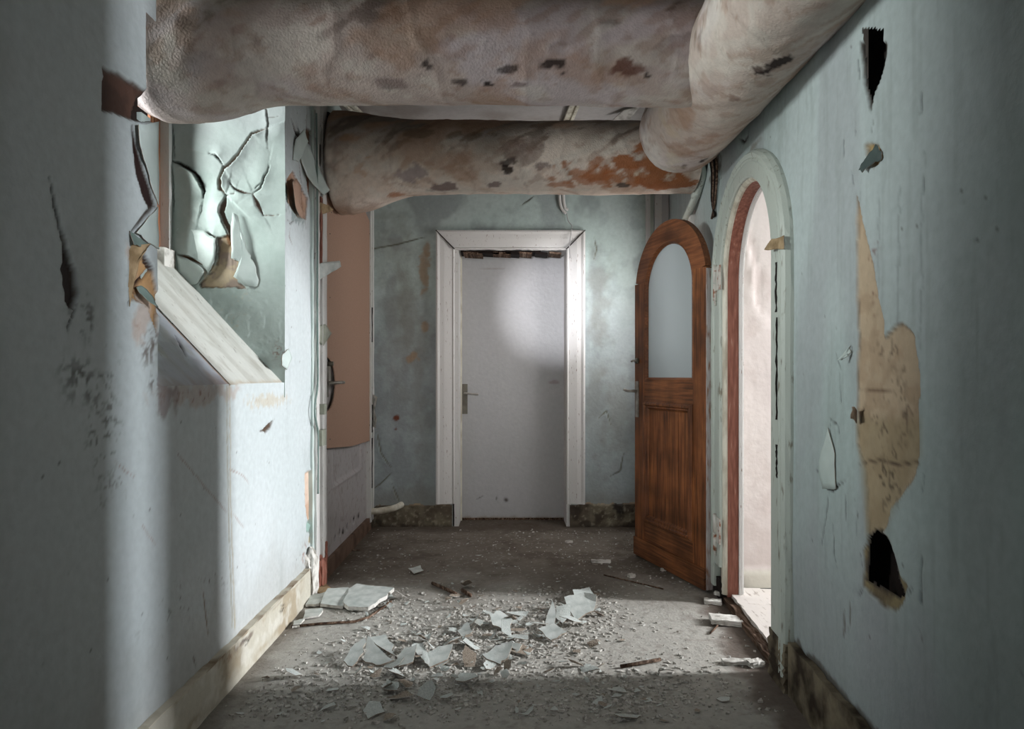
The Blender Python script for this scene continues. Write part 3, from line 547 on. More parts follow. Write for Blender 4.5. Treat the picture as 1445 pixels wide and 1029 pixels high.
S.mix(sstep(.35, .18, S.V + (fbm(S.U, S.V, 8, 3, 4) - .5) * .15) * .5, (130, 128, 120))
for a in ([(838, 335), (842, 352), (838, 366)], [(845, 590), (856, 580), (862, 600)], [(880, 640), (875, 665), (862, 672)], [(527, 690), (540, 680), (552, 668)], [(553, 682), (560, 700), (565, 712)], [(520, 352), (560, 345), (600, 335)], [(532, 610), (538, 640), (552, 660)], [(735, 290), (750, 280), (755, 276)]): S.crack(a, .004, (96, 96, 80), .004, .008, 1, .02)
for cx, cy in ((559, 590), (559, 606)): S.stain(cx, cy, 3, 3, (110, 60, 40), 1, cx + cy, 10)
S.cut(lambda u, v: (u > -.40) & (u < .458) & (v < 2.04))
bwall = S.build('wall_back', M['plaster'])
flap(BACK, [(524, 555), (536, 560), (530, 575), (535, 592), (533, 604), (524, 600)], ((522, 555), (522, 602)), .09, bwall, 1.2, ('lump', 'flakeback'), seed=41)
flap(BACK, [(523, 603), (529, 606), (529, 618), (524, 616)], ((522, 603), (522, 616)), .06, bwall, 1.2, ('flake', 'flakeback'), seed=42)
# crumbling concrete base of the back wall
for nm, a, b_, h, sd in (('baseboard_back', -1.0, -.40, .165, 1), ('baseboard_back', .462, 1.19, .175, 2)):
    F = Sheet(Frame((0, ZB - .022, 0), (1, 0, 0), (0, 0, 1), (0, -1, 0), mkpx_front(ZB)), a, b_, 0, h + .02, .007, (92, 82, 68), 50 + sd)
    F.blotch(6, .4, .66, (124, 116, 96), .7, 1); F.blotch(12, .5, .7, (56, 46, 38), .8, 2); F.blotch(50, .6, .7, (160, 152, 132), .5, 3); F.d = F.d * .6 + (fbm(F.U, F.V, 25, 3, 4) - .5) * .014
    F.mix(sstep(h - .015, h + .01, F.V) * .6, (178, 156, 130)); F.stain(872, 720, 9, 8, (30, 24, 20), .9, 4); F.mix(sstep(.03, 0, F.V) * .6, (50, 42, 36))
    top = F.V > h - .012 + (fbm(F.U, F.V * 0, 14, 3, 5) - .5) * .05; F.d -= np.where(top, .03, 0)
    F.build(nm, M['plaster'])
# white boards in the corner by the arched door
for u0, u1, d1, mt in ((1.02, 1.05, .03, 'white'), (1.05, 1.075, .012, 'casing'), (1.085, 1.135, .022, 'white'), (1.135, 1.187, .016, 'greywhite')): fbox('trim_2', BACK, u0, u1, 0, 2.7, -.01, d1, M[mt], None, .004, 'structure')

win2 = empty('added_window', (1.13, 4.32, 1.6)); tag(win2, kind='structure')  # frame and pane added on the solid wall to go with the fill lamp
RW = Frame((.828, 0, 0), (.0737, 1, 0), (0, 0, 1), (-.9973, .0735, 0), px_right)
for a in ((4.02, 4.07, 1.15, 2.1), (4.57, 4.62, 1.15, 2.1), (4.07, 4.57, 1.15, 1.2), (4.07, 4.57, 2.05, 2.1), (4.30, 4.33, 1.2, 2.05)):
    o = fbox('window_frame', RW, *a, .0, .03, M['white'], None); o.parent = win2; o.matrix_parent_inverse = Matrix.Translation((-1.13, -4.32, -1.6))
o = fbox('pane', RW, 4.07, 4.57, 1.2, 2.05, .006, .010, M['frost'], None, 0); o.parent = win2; o.matrix_parent_inverse = Matrix.Translation((-1.13, -4.32, -1.6))

# ============================================================ BACK DOOR (door_1)
fr = empty('trim_3', (0, ZB, 0)); tag(fr, kind='structure')
def keep(o, par): o.parent = par; o.matrix_parent_inverse = Matrix.Translation(-Vector(par.location)) if par.rotation_euler.z == 0 else (Matrix.Translation(par.location) @ par.rotation_euler.to_matrix().to_4x4()).inverted(); return o
cp = [(-.382, .17), (-.382, 2.035), (.438, 2.035), (.438, .17)]
prof = [(0, -.05), (0, .016), (.008, .024), (.016, .018), (.075, .036), (.105, .040), (.122, .050), (.134, .046), (.138, 0), (.138, -.02)]
keep(sweep('door_casing', BACK, cp, prof, M['white'], None, jitter=.0008, seed=4), fr)
for a, b_ in (((-.382, 2.035), (-.516, 2.169)), ((.438, 2.035), (.572, 2.169))):   # open mitres
    d = Vector((b_[0] - a[0], b_[1] - a[1])).normalized(); p = Vector((-d.y, d.x)) * .0028; bm = bmesh.new()
    vs = [bm.verts.new(BACK.at(q[0], q[1], .042 + .012 * (k > 1))) for k, q in enumerate(((a[0] - p.x, a[1] - p.y), (a[0] + p.x, a[1] + p.y), (b_[0] + p.x, b_[1] + p.y), (b_[0] - p.x, b_[1] - p.y)))]
    bm.faces.new(vs); r_ = bmesh.ops.extrude_face_region(bm, geom=bm.faces[:]); bmesh.ops.translate(bm, vec=(0, .02, 0), verts=[v for v in r_['geom'] if isinstance(v, bmesh.types.BMVert)]); keep(bm_obj('mitre_gap', bm, M['dark'], None), fr)
# jamb lining
for u0, u1 in ((-.385, -.352), (.440, .472)): keep(rough_board('door_jamb', BACK, u0, u1, .0, 2.05, -.30, .004, M['white'], None, 30, .0015, 3), fr)
keep(rough_board('door_jamb', BACK, -.385, .472, 2.032, 2.07, -.30, .004, M['white'], None, 30, .003, 4, None, 'h'), fr)
for u0, u1 in ((-.37, -.352), (.448, .462)): keep(fbox('stop_bead', BACK, u0 + .006, u1 + (.010 if u0 < 0 else -.002), .0, 2.03, -.215, -.19, M['cream'], None, .002), fr)
# splintered head above the door
rr = random.Random(5)
for k in range(7):
    a = -.33 + k * .105 + rr.uniform(0, .02); bm = bmesh.new(); L = rr.uniform(.08, .16); hh = rr.uniform(.006, .014)
    add_box(bm, a, a + L, 2.012 - hh, 2.018, -.12 - rr.uniform(0, .05), .0, lambda x, y, z, a=a, L=L: BACK.at(x, y - .008 * (x - a) / L + .004, z)); keep(bm_obj('splinter', bm, M['dark'] if k % 2 else M['oldwood'], None), fr)
keep(fbox('head_gap', BACK, -.34, .25, 2.016, 2.030, -.17, -.006, M['dark'], None, 0), fr)
for u0, u1 in ((-.516, -.39), (.445, .56)): keep(fbox('foot_gap', BACK, u0 + .06 * (u0 < 0), u1, 0, .17, -.05, -.004, M['dark'], None, 0), fr)  # dark blocks standing in for the shaded gap below the casing
d1 = empty('door_1', (-.345, ZB + .25, 0)); tag(d1, kind='structure')
dm = Frame((0, ZB + .25, 0), (1, 0, 0), (0, 0, 1), (0, -1, 0), mkpx_front(ZB + .25))
S = Sheet(dm, -.349, .452, .012, 2.03, .010, (172, 172, 172), 60); S.d *= .25; S.blotch(2, .4, .7, (166, 167, 166), .7, 1); 
S.stain(714, 705, 4, 4, (70, 66, 58), 1, 3, 14); S.crack([(672, 704), (682, 699)], .004, (90, 88, 80), .002); S.crack([(700, 699), (702, 708)], .004, (90, 88, 80), .002)
S.mix(sstep(.035, .012, S.V + (fbm(S.U, S.V, 20, 3, 1) - .5) * .04) * .7, (140, 132, 116)); S.stain(780, 540, 8, 2, (140, 124, 120), .6, 5, 10); S.crack([(675, 381), (712, 380)], .003, (150, 146, 142), .001)
S.d += .03; keep(S.build('door_leaf', M['gloss'], None, None), d1)
keep(box('leaf_core', -.35, .453, ZB + .222, ZB + .26, .01, 2.031, M['greywhite'], None, 0), d1)
keep(fbox('draught_strip', dm, -.345, .45, .0, .018, .02, .034, M['oldwood'], None, .002), d1)
pl = keep(fbox('handle_plate', dm, -.343, -.300, .815, 1.045, .029, .038, M['brass'], None, .003), d1)
h_ = tube('door_handle', curve_pts([(-.318, ZB + .215, .975), (-.318, ZB + .170, .975), (-.30, ZB + .160, .974), (-.245, ZB + .160, .968), (-.215, ZB + .162, .966)], 5), .008, M['steel']); keep(h_, d1)

# ============================================================ LEFT BOARDED DOOR (door_2)
tf = empty('trim_4', (-1, 3.44, 0)); tag(tf, kind='structure')
for k, (u0, u1, d0, d1_, mt) in enumerate(((3.425, 3.455, -.05, .012, 'wallflake'), (3.458, 3.512, -.06, .024, 'white'), (3.514, 3.560, -.06, .014, 'white'), (3.562, 3.640, -.06, .028, 'white'), (3.642, 3.668, -.07, .008, 'cream'))):
    keep(rough_board('frame_strip', LEFT, u0, u1, .0 if k > 1 else .1, 2.6, d0, d1_, M[mt], None, 40, .003, 10 + k), tf)
keep(rough_board('exposed_wood', LEFT, 3.535, 3.552, 1.62, 2.05, 0, .028, M['red'], None, 16, .003, 40), tf)
keep(rough_board('exposed_wood', LEFT, 3.60, 3.62, .05, .22, 0, .036, M['red'], None, 10, .006, 41), tf)
keep(fbox('tape_piece', LEFT, 3.50, 3.585, .742, .825, .01, .040, M['tape'], None, .004), tf)
keep(fbox('tape_piece', LEFT, 3.535, 3.585, .905, .96, .01, .042, M['tape'], None, .004), tf)
keep(flap(LEFT, [(445, 372), (456, 368), (457, 376), (449, 389), (441, 402), (440, 392)], ((440, 402), (440, 385)), .09, None, 1.2, ('flake', 'flake'), seed=51), tf)
keep(flap(LEFT, [(444, 460), (450, 457), (454, 470), (449, 488), (444, 480)], ((443, 460), (443, 484)), .05, None, 1.2, ('tape', 'tape'), seed=52), tf)
keep(tube('cable', curve_pts([(-.972, 3.44, 2.45), (-.97, 3.45, 2.0), (-.972, 3.46, 1.4), (-.968, 3.45, 1.08), (-.966, 3.40, .98), (-.966, 3.39, .92), (-.968, 3.43, .86), (-.972, 3.47, .80), (-.972, 3.47, .5)], 8), .005, M['shade_flake']), tf)
for k, (u0, u1, d1_) in enumerate(((4.80, 4.845, .03), (4.85, 4.885, .016), (4.89, 4.95, .026))): keep(rough_board('frame_strip', LEFT, u0, u1, .06, 2.6, -.05, d1_, M['white'], None, 40, .003, 20 + k), tf)
keep(fbox('frame_strip', LEFT, 3.45, 4.95, 2.33, 2.42, -.05, .02, M['white'], None, .003), tf)
for v0, v1 in ((.30, .66), (.7, .9), (1.35, 1.6)): keep(rough_board('split', LEFT, 4.838, 4.852, v0, v1, .0, .034, M['dark'], None, 8, .003, 3), tf)
d2 = empty('door_2', (-1, 3.67, 0)); tag(d2, kind='structure')
dl = Frame((-1.0, 0, 0), (0, 1, 0), (0, 0, 1), (1, 0, 0), px_left)
S = Sheet(dl, 3.655, 4.81, .09, 2.34, .009, (174, 170, 170), 70); S.d *= .3; S.blotch(4, .45, .7, (160, 156, 156), .6, 1); S.blotch(40, .62, .7, (130, 116, 108), .5, 2)
for a in ([(471, 637), (474, 670), (480, 700), (486, 732)], [(498, 630), (500, 660), (505, 690)], [(480, 735), (486, 734), (492, 720)], [(462, 700), (468, 690)]): S.crack(a, .0025, (140, 116, 118), .001)
# raised panel mouldings of the lower door
def ring(u0, u1, v0, v1, wd, dep):
    m_ = np.maximum(np.abs(S.U - (u0 + u1) / 2) - (u1 - u0) / 2, np.abs(S.V - (v0 + v1) / 2) - (v1 - v0) / 2); S.d += dep * np.exp(-(m_ / wd) ** 2); S.d -= .010 * sstep(0, -.012, m_)
ring(3.86, 4.62, .47, 1.15, .012, .009); ring(3.86, 4.62, 1.32, 2.15, .012, .009)
for k in (473, 479.5, 484, 490, 499, 506): u, _ = px_left(k, 700); S.stain(u, .16 + .01 * (k % 2), .018, .018, (36, 28, 26), 1, int(k), 40, px=False); S.d -= .012 * (np.hypot(S.U - u, S.V - .16) < .018)
keep(S.build('door_leaf', M['gloss'], None, None), d2)
keep(fbox('kick_strip', dl, 3.665, 4.86, 0, .092, -.03, .022, mat_two('dark_kick_strip', (74, 56, 46), (112, 90, 76), 8, .35, .6, .8), None, .004), d2)
# buff board with a cut-out for the handle
BD = .016; px2 = dl.px
outer = [px_left(455, 633), px_left(475, 629), px_left(495, 626.5), px_left(507, 625), px_left(519.3, 621.5), px_left(519.3, 470), (px_left(519.3, 309)[0], 2.20), (px_left(497, 300)[0], 2.31), (px_left(455, 300)[0], 2.34)]
zc = outer[0][0]; uR = outer[4][0]; rows = [(zc, outer[0][1], outer[4][1])]; hv, hr, hz = 1.062, .148, .19
def hole_u(v): return zc + (hz * math.sqrt(max(0, 1 - ((v - hv) / hr) ** 2)) if abs(v - hv) < hr else 0)
R2 = [((zc, outer[0][1]), ((zc + uR) / 2, outer[2][1] - .008), (uR, outer[4][1]))]
for v in [.85, hv - hr - .002] + [hv - hr * math.cos(math.pi * k / 16) for k in range(17)] + [hv + hr + .002, 1.6, 2.20]: R2.append(((hole_u(v), v), ((zc + uR) / 2 + .05, v), (uR, v)))
R2.append(((zc, 2.31), ((zc + uR) / 2 + .05, 2.31), (px_left(497, 300)[0], 2.31)))
bm = bmesh.new(); A = [[bm.verts.new(dl.at(u, v, BD)) for u, v in r_] for r_ in R2]; B = [[bm.verts.new(dl.at(u, v, BD + .006)) for u, v in r_] for r_ in R2]
for k in range(len(R2) - 1):
    for c in (0, 1):
        bm.faces.new([B[k][c], B[k][c + 1], B[k + 1][c + 1], B[k + 1][c]]); bm.faces.new([A[k][c], A[k + 1][c], A[k + 1][c + 1], A[k][c + 1]])
    for c in (0, 2): bm.faces.new([A[k][c], B[k][c], B[k + 1][c], A[k + 1][c]])
for k in (0, -1):
    for c in (0, 1): bm.faces.new([A[k][c], A[k][c + 1], B[k][c + 1], B[k][c]])
keep(bm_obj('cover_board', bm, M['board']), d2)
for x, y in ((462, 300), (517, 330), (517, 600), (517, 470), (460, 620), (460, 420), (460, 330)):
    u, v = px_left(x, y); keep(fbox('screw', dl, u - .003, u + .003, v - .003, v + .003, BD + .005, BD + .0085, M['brass'], None, .001), d2)
keep(fbox('handle_plate', dl, 3.70, 3.735, .99, 1.16, .003, .012, M['brass'], None, .002), d2)
keep(fbox('handle_escutcheon', dl, 3.737, 3.80, 1.03, 1.17, .003, .009, M['steel'], None, .002), d2)
keep(tube('door_handle', curve_pts([(-.99, 3.715, 1.07), (-.945, 3.715, 1.07), (-.935, 3.74, 1.07), (-.935, 3.82, 1.071), (-.937, 3.87, 1.07)], 5), .009, M['steel']), d2)
keep(tube('latch_knob', [(-.99, 3.72, 1.175), (-.958, 3.72, 1.175)], .013, M['brass']), d2)
# crumbled foot of the door frame
lump_bm = bmesh.new()
def crumble(name, c, sx, sy, sz, mat, parent=None, sd=0, sub=3, amp=.3):
    bm = bmesh.new(); bmesh.ops.create_icosphere(bm, subdivisions=sub, radius=1); rr = random.Random(sd)
    for v in bm.verts:
        n_ = 1 + amp * (math.sin(v.co.x * 5 + sd) * math.sin(v.co.y * 6 + sd * 2) + .5 * math.sin(v.co.z * 11 + v.co.x * 9 + sd)) * .7 + rr.uniform(-amp, amp) * .15
        q = v.co * n_; q = Vector([math.copysign(abs(t_) ** .7, t_) for t_ in q]); v.co = Vector((c[0] + q.x * sx, c[1] + q.y * sy, c[2] + q.z * sz))
    return bm_obj(name, bm, mat, parent)
keep(crumble('crumbled_plaster', (-.99, 3.39, .10), .035, .05, .14, M['lump'], None, 3), tf)
keep(crumble('crumbled_plaster', (-.985, 3.55, .06), .03, .05, .10, M['red'], None, 5), tf)

# ============================================================ ARCHED OPENING (trim_5) AND SIDE ROOM
ta = empty('trim_5', tuple(RIGHT.at(ARC, 0))); tag(ta, kind='structure')
def arch_path(rx, ry, v0, n=28, c=ARC, spr=SPR): return [(c + rx, v0)] + [(c + rx * math.cos(math.pi * k / n), spr + ry * math.sin(math.pi * k / n)) for k in range(n + 1)] + [(c - rx, v0)]
# flat casing with bead; the path runs far side -> near side, its right side points into the opening
def arch_band(name, bands, v0, mat, n=40, jit=0, seed=0, vtop=None):
    """bands: list of (rx, ry, depth) corners of the closed profile"""
    rr = random.Random(seed); bm = bmesh.new(); rings = []
    N = [('s', ARC, 1, v0)] + [('s', ARC, 1, v0 + (SPR - v0) * k / 14) for k in range(1, 14)] + [('a', k) for k in range(n + 1)] + [('s', ARC, -1, SPR - (SPR - v0) * k / 14) for k in range(1, 15)]
    for e in N:
        ring_ = []
        for rx, ry, d in bands:
            j = rr.uniform(-jit, jit)
            if e[0] == 's': p = (ARC + e[2] * (rx + j), e[3])
            else: a = math.pi * e[1] / n; p = (ARC + (rx + j) * math.cos(a), SPR + (ry + j) * math.sin(a))
            ring_.append(bm.verts.new(RIGHT.at(p[0], p[1], d + rr.uniform(-jit, jit) * .5)))
        rings.append(ring_)
    m_ = len(bands)
    for A, B in zip(rings[:-1], rings[1:]):
        for k in range(m_): bm.faces.new([A[k], A[(k + 1) % m_], B[(k + 1) % m_], B[k]])
    bm.faces.new(rings[0][::-1]); bm.faces.new(rings[-1]); return keep(bm_obj(name, bm, mat), ta)
arch_band('arch_casing', [(RIN + .012, RIN + .012, -.02), (RIN + .012, RIN + .012, .024), (RIN + .02, RIN + .02, .030), (.50, .46, .030), (.50, .46, -.02)], .17, M['casing'])
arch_band('arch_moulding', [(.492, .452, .0), (.492, .452, .031), (.500, .46, .036), (.512, .468, .031), (.518, .474, .035), (.535, .484, .038), (.548, .493, .028), (.556, .50, .012), (.556, .50, -.01)], .05, M['casing'], jit=.0018, seed=3)
arch_band('rebate_bead', [(RIN - .002, RIN - .002, -.03), (RIN - .002, RIN - .002, .004), (RIN + .006, RIN + .006, .014), (RIN + .022, RIN + .022, .018), (RIN + .022, RIN + .022, -.03)], .04, M['cream'])
arch_band('red_jamb', [(RIN - .004, RIN - .004, -.060), (RIN - .004, RIN - .004, -.006), (RIN + .03, RIN + .03, -.006), (RIN + .03, RIN + .03, -.060)], .03, M['red'])
arch_band('inner_strip', [(RIN - .014, RIN - .014, -.074), (RIN - .014, RIN - .014, -.058), (RIN + .03, RIN + .03, -.058), (RIN + .03, RIN + .03, -.074)], .03, M['white'])
arch_band('inner_lining', [(RIN + .004, RIN + .004, -.085), (RIN + .004, RIN + .004, -.072), (RIN + .05, RIN + .05, -.072), (RIN + .05, RIN + .05, -.085)], .03, M['white'])
# rotten foot and splits of the near casing
keep(rough_board('rotten_foot', RIGHT, ARC - .56, ARC - .385, 0, .17, -.02, .034, M['grime'], None, 12, .008, 5), ta)
keep(rough_board('rotten_foot', RIGHT, ARC + .40, ARC + .55, 0, .10, -.02, .022, M['dark'], None, 8, .004, 6), ta)
for u, v0, v1 in ((ARC - .467, .95, 1.32), (ARC - .467, .74, .86), (ARC - .462, 1.34, 1.52)): keep(rough_board('split', RIGHT, u - .006, u + .005, v0, v1, .02, .033, M['dark'], None, 14, .004, int(v0 * 10)), ta)
for p in ([(1034, 372 - 120), (1030, 262)], ): pass
keep(flap(RIGHT, [(1121, 332), (1121, 351), (1112, 352), (1104, 352), (1110, 337)], ((1122, 330), (1122, 352)), .03, None, 1.3, ('ochre', 'flakeback'), seed=61, base=.034), ta)
keep(rough_board('split', RIGHT, ARC - .50, ARC - .385, 1.60, 1.604, .02, .0325, M['dark'], None, 8, .001, 7, None, 'h'), ta)
# hinges
def hinge(v0, v1):
    u = ARC + .45; h = empty('door_hinge', (0, 0, 0)); o_ = RIGHT.at(u, 0, .03)
    keep(tube('hinge_knuckle', [RIGHT.at(u, v0, .036), RIGHT.at(u, (v0 + v1) / 2 - .004, .036)], .0115, M['rustwhite']), ta); keep(tube('hinge_knuckle', [RIGHT.at(u, (v0 + v1) / 2 + .002, .036), RIGHT.at(u, v1, .036)], .0115, M['rustwhite']), ta)
    keep(tube('hinge_pin', [RIGHT.at(u, v0 - .022, .036), RIGHT.at(u, v0, .036)], .006, M['rustwhite']), ta)
    keep(fbox('hinge_plate', RIGHT, u - .075, u, v0 + .05, v1 - .01, .028, .034, M['rustwhite'], None, .002), ta); bpy.data.objects.remove(h)
hinge(1.48, 1.66); hinge(.235, .42)
# threshold
th = empty('trim_6', tuple(RIGHT.at(ARC, 0))); tag(th, kind='structure')
keep(rough_board('threshold_board', RIGHT, ARC - RIN - .02, ARC + RIN + .10, 0, .045, -.19, -.025, M['planks'], None, 24, .003, 8, None, 'h'), th)
keep(rough_board('threshold_edge', RIGHT, ARC - RIN, ARC + RIN + .08, 0, .030, -.03, .012, M['oldwood'], None, 24, .006, 9, None, 'h'), th)
# side room
SX0 = 1.10
PK = Frame((0, 3.43, 0), (1, 0, 0), (0, 0, 1), (0, -1, 0), mkpx_front(3.43))
S = Sheet(PK, 1.12, 5.6, .03, 2.6, .02, (218, 209, 204), 80); S.blotch(3, .4, .7, (210, 200, 196), .7, 1); S.blotch(8, .55, .7, (192, 178, 172), .4, 2); S.crack([(1056, 330), (1064, 350), (1070, 400), (1066, 420), (1075, 440)], .012, (198, 186, 180), .004, .01, 1, .04, jag=.03)
S.mix(sstep(.13, .12, S.V), (206, 202, 190)); S.d += .012 * (S.V < .13); S.build('wall_far', M['pinkwall'])
box('wall_far', 5.5, 5.56, 3.40, 3.6, 0, 2.6, M['flake'], None, 0, kind='structure'); box('wall_far', 1.2, 5.6, .64, .70, 0, 2.6, M['flake'], None, 0, kind='structure')
box('ceiling', 1.14, 5.6, .64, 3.5, 2.6, 2.66, M['flake'], None, 0, kind='structure')
fl = box('floor', 1.22, 5.6, .64, 3.45, -.04, .012, M['oldwood'], None, 0, kind='structure')
for k in range(9):
    x0 = 1.235 + k * .125; rough_board('floorboard', FLOOR, x0, x0 + .117, .71, 3.41, .0, .030 + .004 * ((k * 7) % 3), M['planks'], fl, 40, .004, 70 + k)
for x0 in (1.03,): pass
# close the thickness of the right wall away from the arch
S = Sheet(Frame((1.02, 0, 0), (.0737, 1, 0), (0, 0, 1), (.9973, -.0735, 0), None), .6, 4.98, 0, CEIL, .06, (206, 196, 190), 33); S.d *= 0; S.cut(lambda u, v: (u > ARC - RIN - .05) & (u < 3.48) & (v < 2.1)); S.build('wall_right', M['pinkwall'])

# ============================================================ ARCHED WOODEN DOOR LEAF
hx, hy = 1.0175, 3.44; ex, ey = .7925, 4.16; W = math.hypot(ex - hx, ey - hy); ang = math.atan2(ey - hy, ex - hx)
ad = empty('arched_door', (hx, hy, 0), ang)
tag(ad, 'brown wooden door with arched top and frosted pane, standing open', 'door')
# local: x from hinge edge to free edge, +y towards the corridor's left (towards the camera side), z up
yn = 1  # local +y = (-sin, cos); the visible face looks to -X
LF = Frame((0, 0, 0), (1, 0, 0), (0, 0, 1), (0, 1, 0), None); T = .038; ZT, R0 = 1.610, W / 2; ST = .118; cx = W / 2
def lk(o): o.parent = ad; return o
for x0, x1, nm in ((0, ST, 'door_stile'), (W - ST, W, 'door_stile')): lk(fbox(nm, LF, x0, x1, .118, 1.668, -T, 0, M['woodz'], None, .003))
# arched head in two curved pieces, with joints on both stiles
def head(a0, a1, n=16):
    bm = bmesh.new(); rings = []
    for k in range(n + 1):
        a = a0 + (a1 - a0) * k / n; c, s_ = math.cos(a), math.sin(a); rings.append([bm.verts.new(LF.at(cx + r * c, ZT + r * s_, d)) for r, d in ((R0 - ST, -T), (R0 - ST, -.002), (R0 - .002, -.002), (R0 - .002, -T))])
    for A, B in zip(rings[:-1], rings[1:]):
        for k in range(4): bm.faces.new([A[k], A[(k + 1) % 4], B[(k + 1) % 4], B[k]])
    bm.faces.new(rings[0][::-1]); bm.faces.new(rings[-1]); return lk(bm_obj('door_head', bm, M['woodarch']))
a_ = math.asin(.058 / R0) + .02; head(a_, math.pi - a_, 36)
gp = [(cx + R0 - ST, 1.08)] + [(cx + (R0 - ST) * math.cos(math.pi * k / 28), ZT + (R0 - ST) * math.sin(math.pi * k / 28)) for k in range(29)] + [(cx - R0 + ST, 1.08)]
lk(sweep('glazing_bead', LF, gp, [(-.002, -.03), (-.002, -.004), (.006, .002), (.012, -.006), (.018, -.014), (.018, -.03)], M['woodarch'], closed=True))
bm = bmesh.new(); n_ = len(gp)
f1 = [bm.verts.new(LF.at(u + (.004 if u < cx else -.004) * 0, v, -.018)) for u, v in gp]; f2 = [bm.verts.new(LF.at(u, v, -.024)) for u, v in gp]
bm.faces.new(f1); bm.faces.new(f2[::-1])
for k in range(n_): bm.faces.new([f1[k], f2[k], f2[(k + 1) % n_], f1[(k + 1) % n_]])
pane = lk(bm_obj('pane', bm, M['frost']))
lk(fbox('door_rail', LF, ST, W - ST, .955, 1.082, -T, -.001, M['woodx'], None, .003)); lk(fbox('door_rail', LF, ST, W - ST, .118, .235, -T, -.001, M['woodx'], None, .003))
kb = lk(fbox('kick_board', LF, .0, W, .012, .120, -T, .010, M['woodx'], None, .005))
# lower panel: moulding frame and raised field of two boards
pp = [(ST, .235), (W - ST, .235), (W - ST, .955), (ST, .955)]
lk(sweep('panel_moulding', LF, pp, [(-.002, -.03), (-.002, .004), (.008, .016), (.018, .018), (.026, .008), (.034, .010), (.044, -.004), (.052, -.008), (.052, -.03)], M['woodz'], closed=True))
sp = W - ST - .052 - .125 * .9
for x0, x1 in ((ST + .05, cx + .02 - .13), (cx + .02 - .128, W - ST - .05)): lk(fbox('panel_board', LF, x0, x1, .283, .905, -.03, -.006, M['woodz'], None, .002))
# pale worn edge on the hinge side, worn paint
lk(rough_board('hinge_edge', Frame((0, 0, 0), (0, 1, 0), (0, 0, 1), (-1, 0, 0), None), -T, -.002, .012, 1.66, .0, .003, mat_two('worn_edge_paint', (150, 112, 90), (196, 190, 190), 16, .32, .5, .6, 0, .3, 60, (4, 4, .8)), None, 30, .0008, 4))
# furniture
hp = lk(fbox('handle_plate', LF, W - .052, W - .020, .855, 1.075, 0, .008, M['steel'], None, .003))
dh = (tube('door_handle', curve_pts([(W - .036, .006, 1.015), (W - .036, .045, 1.015), (W - .025, .055, 1.015), (W + .01, .057, 1.018), (W + .035, .055, 1.022)], 5), .0085, M['steel'])); dh.parent = hp
lk(tube('door_lock', [(W - .036, -.002, 1.20), (W - .036, .014, 1.20)], .017, M['brass'], seg=16)); lk(tube('door_lock', curve_pts([(W - .036, .012, 1.2), (W - .036, .03, 1.2), (W - .02, .035, 1.196)], 4), .006, M['steel']))

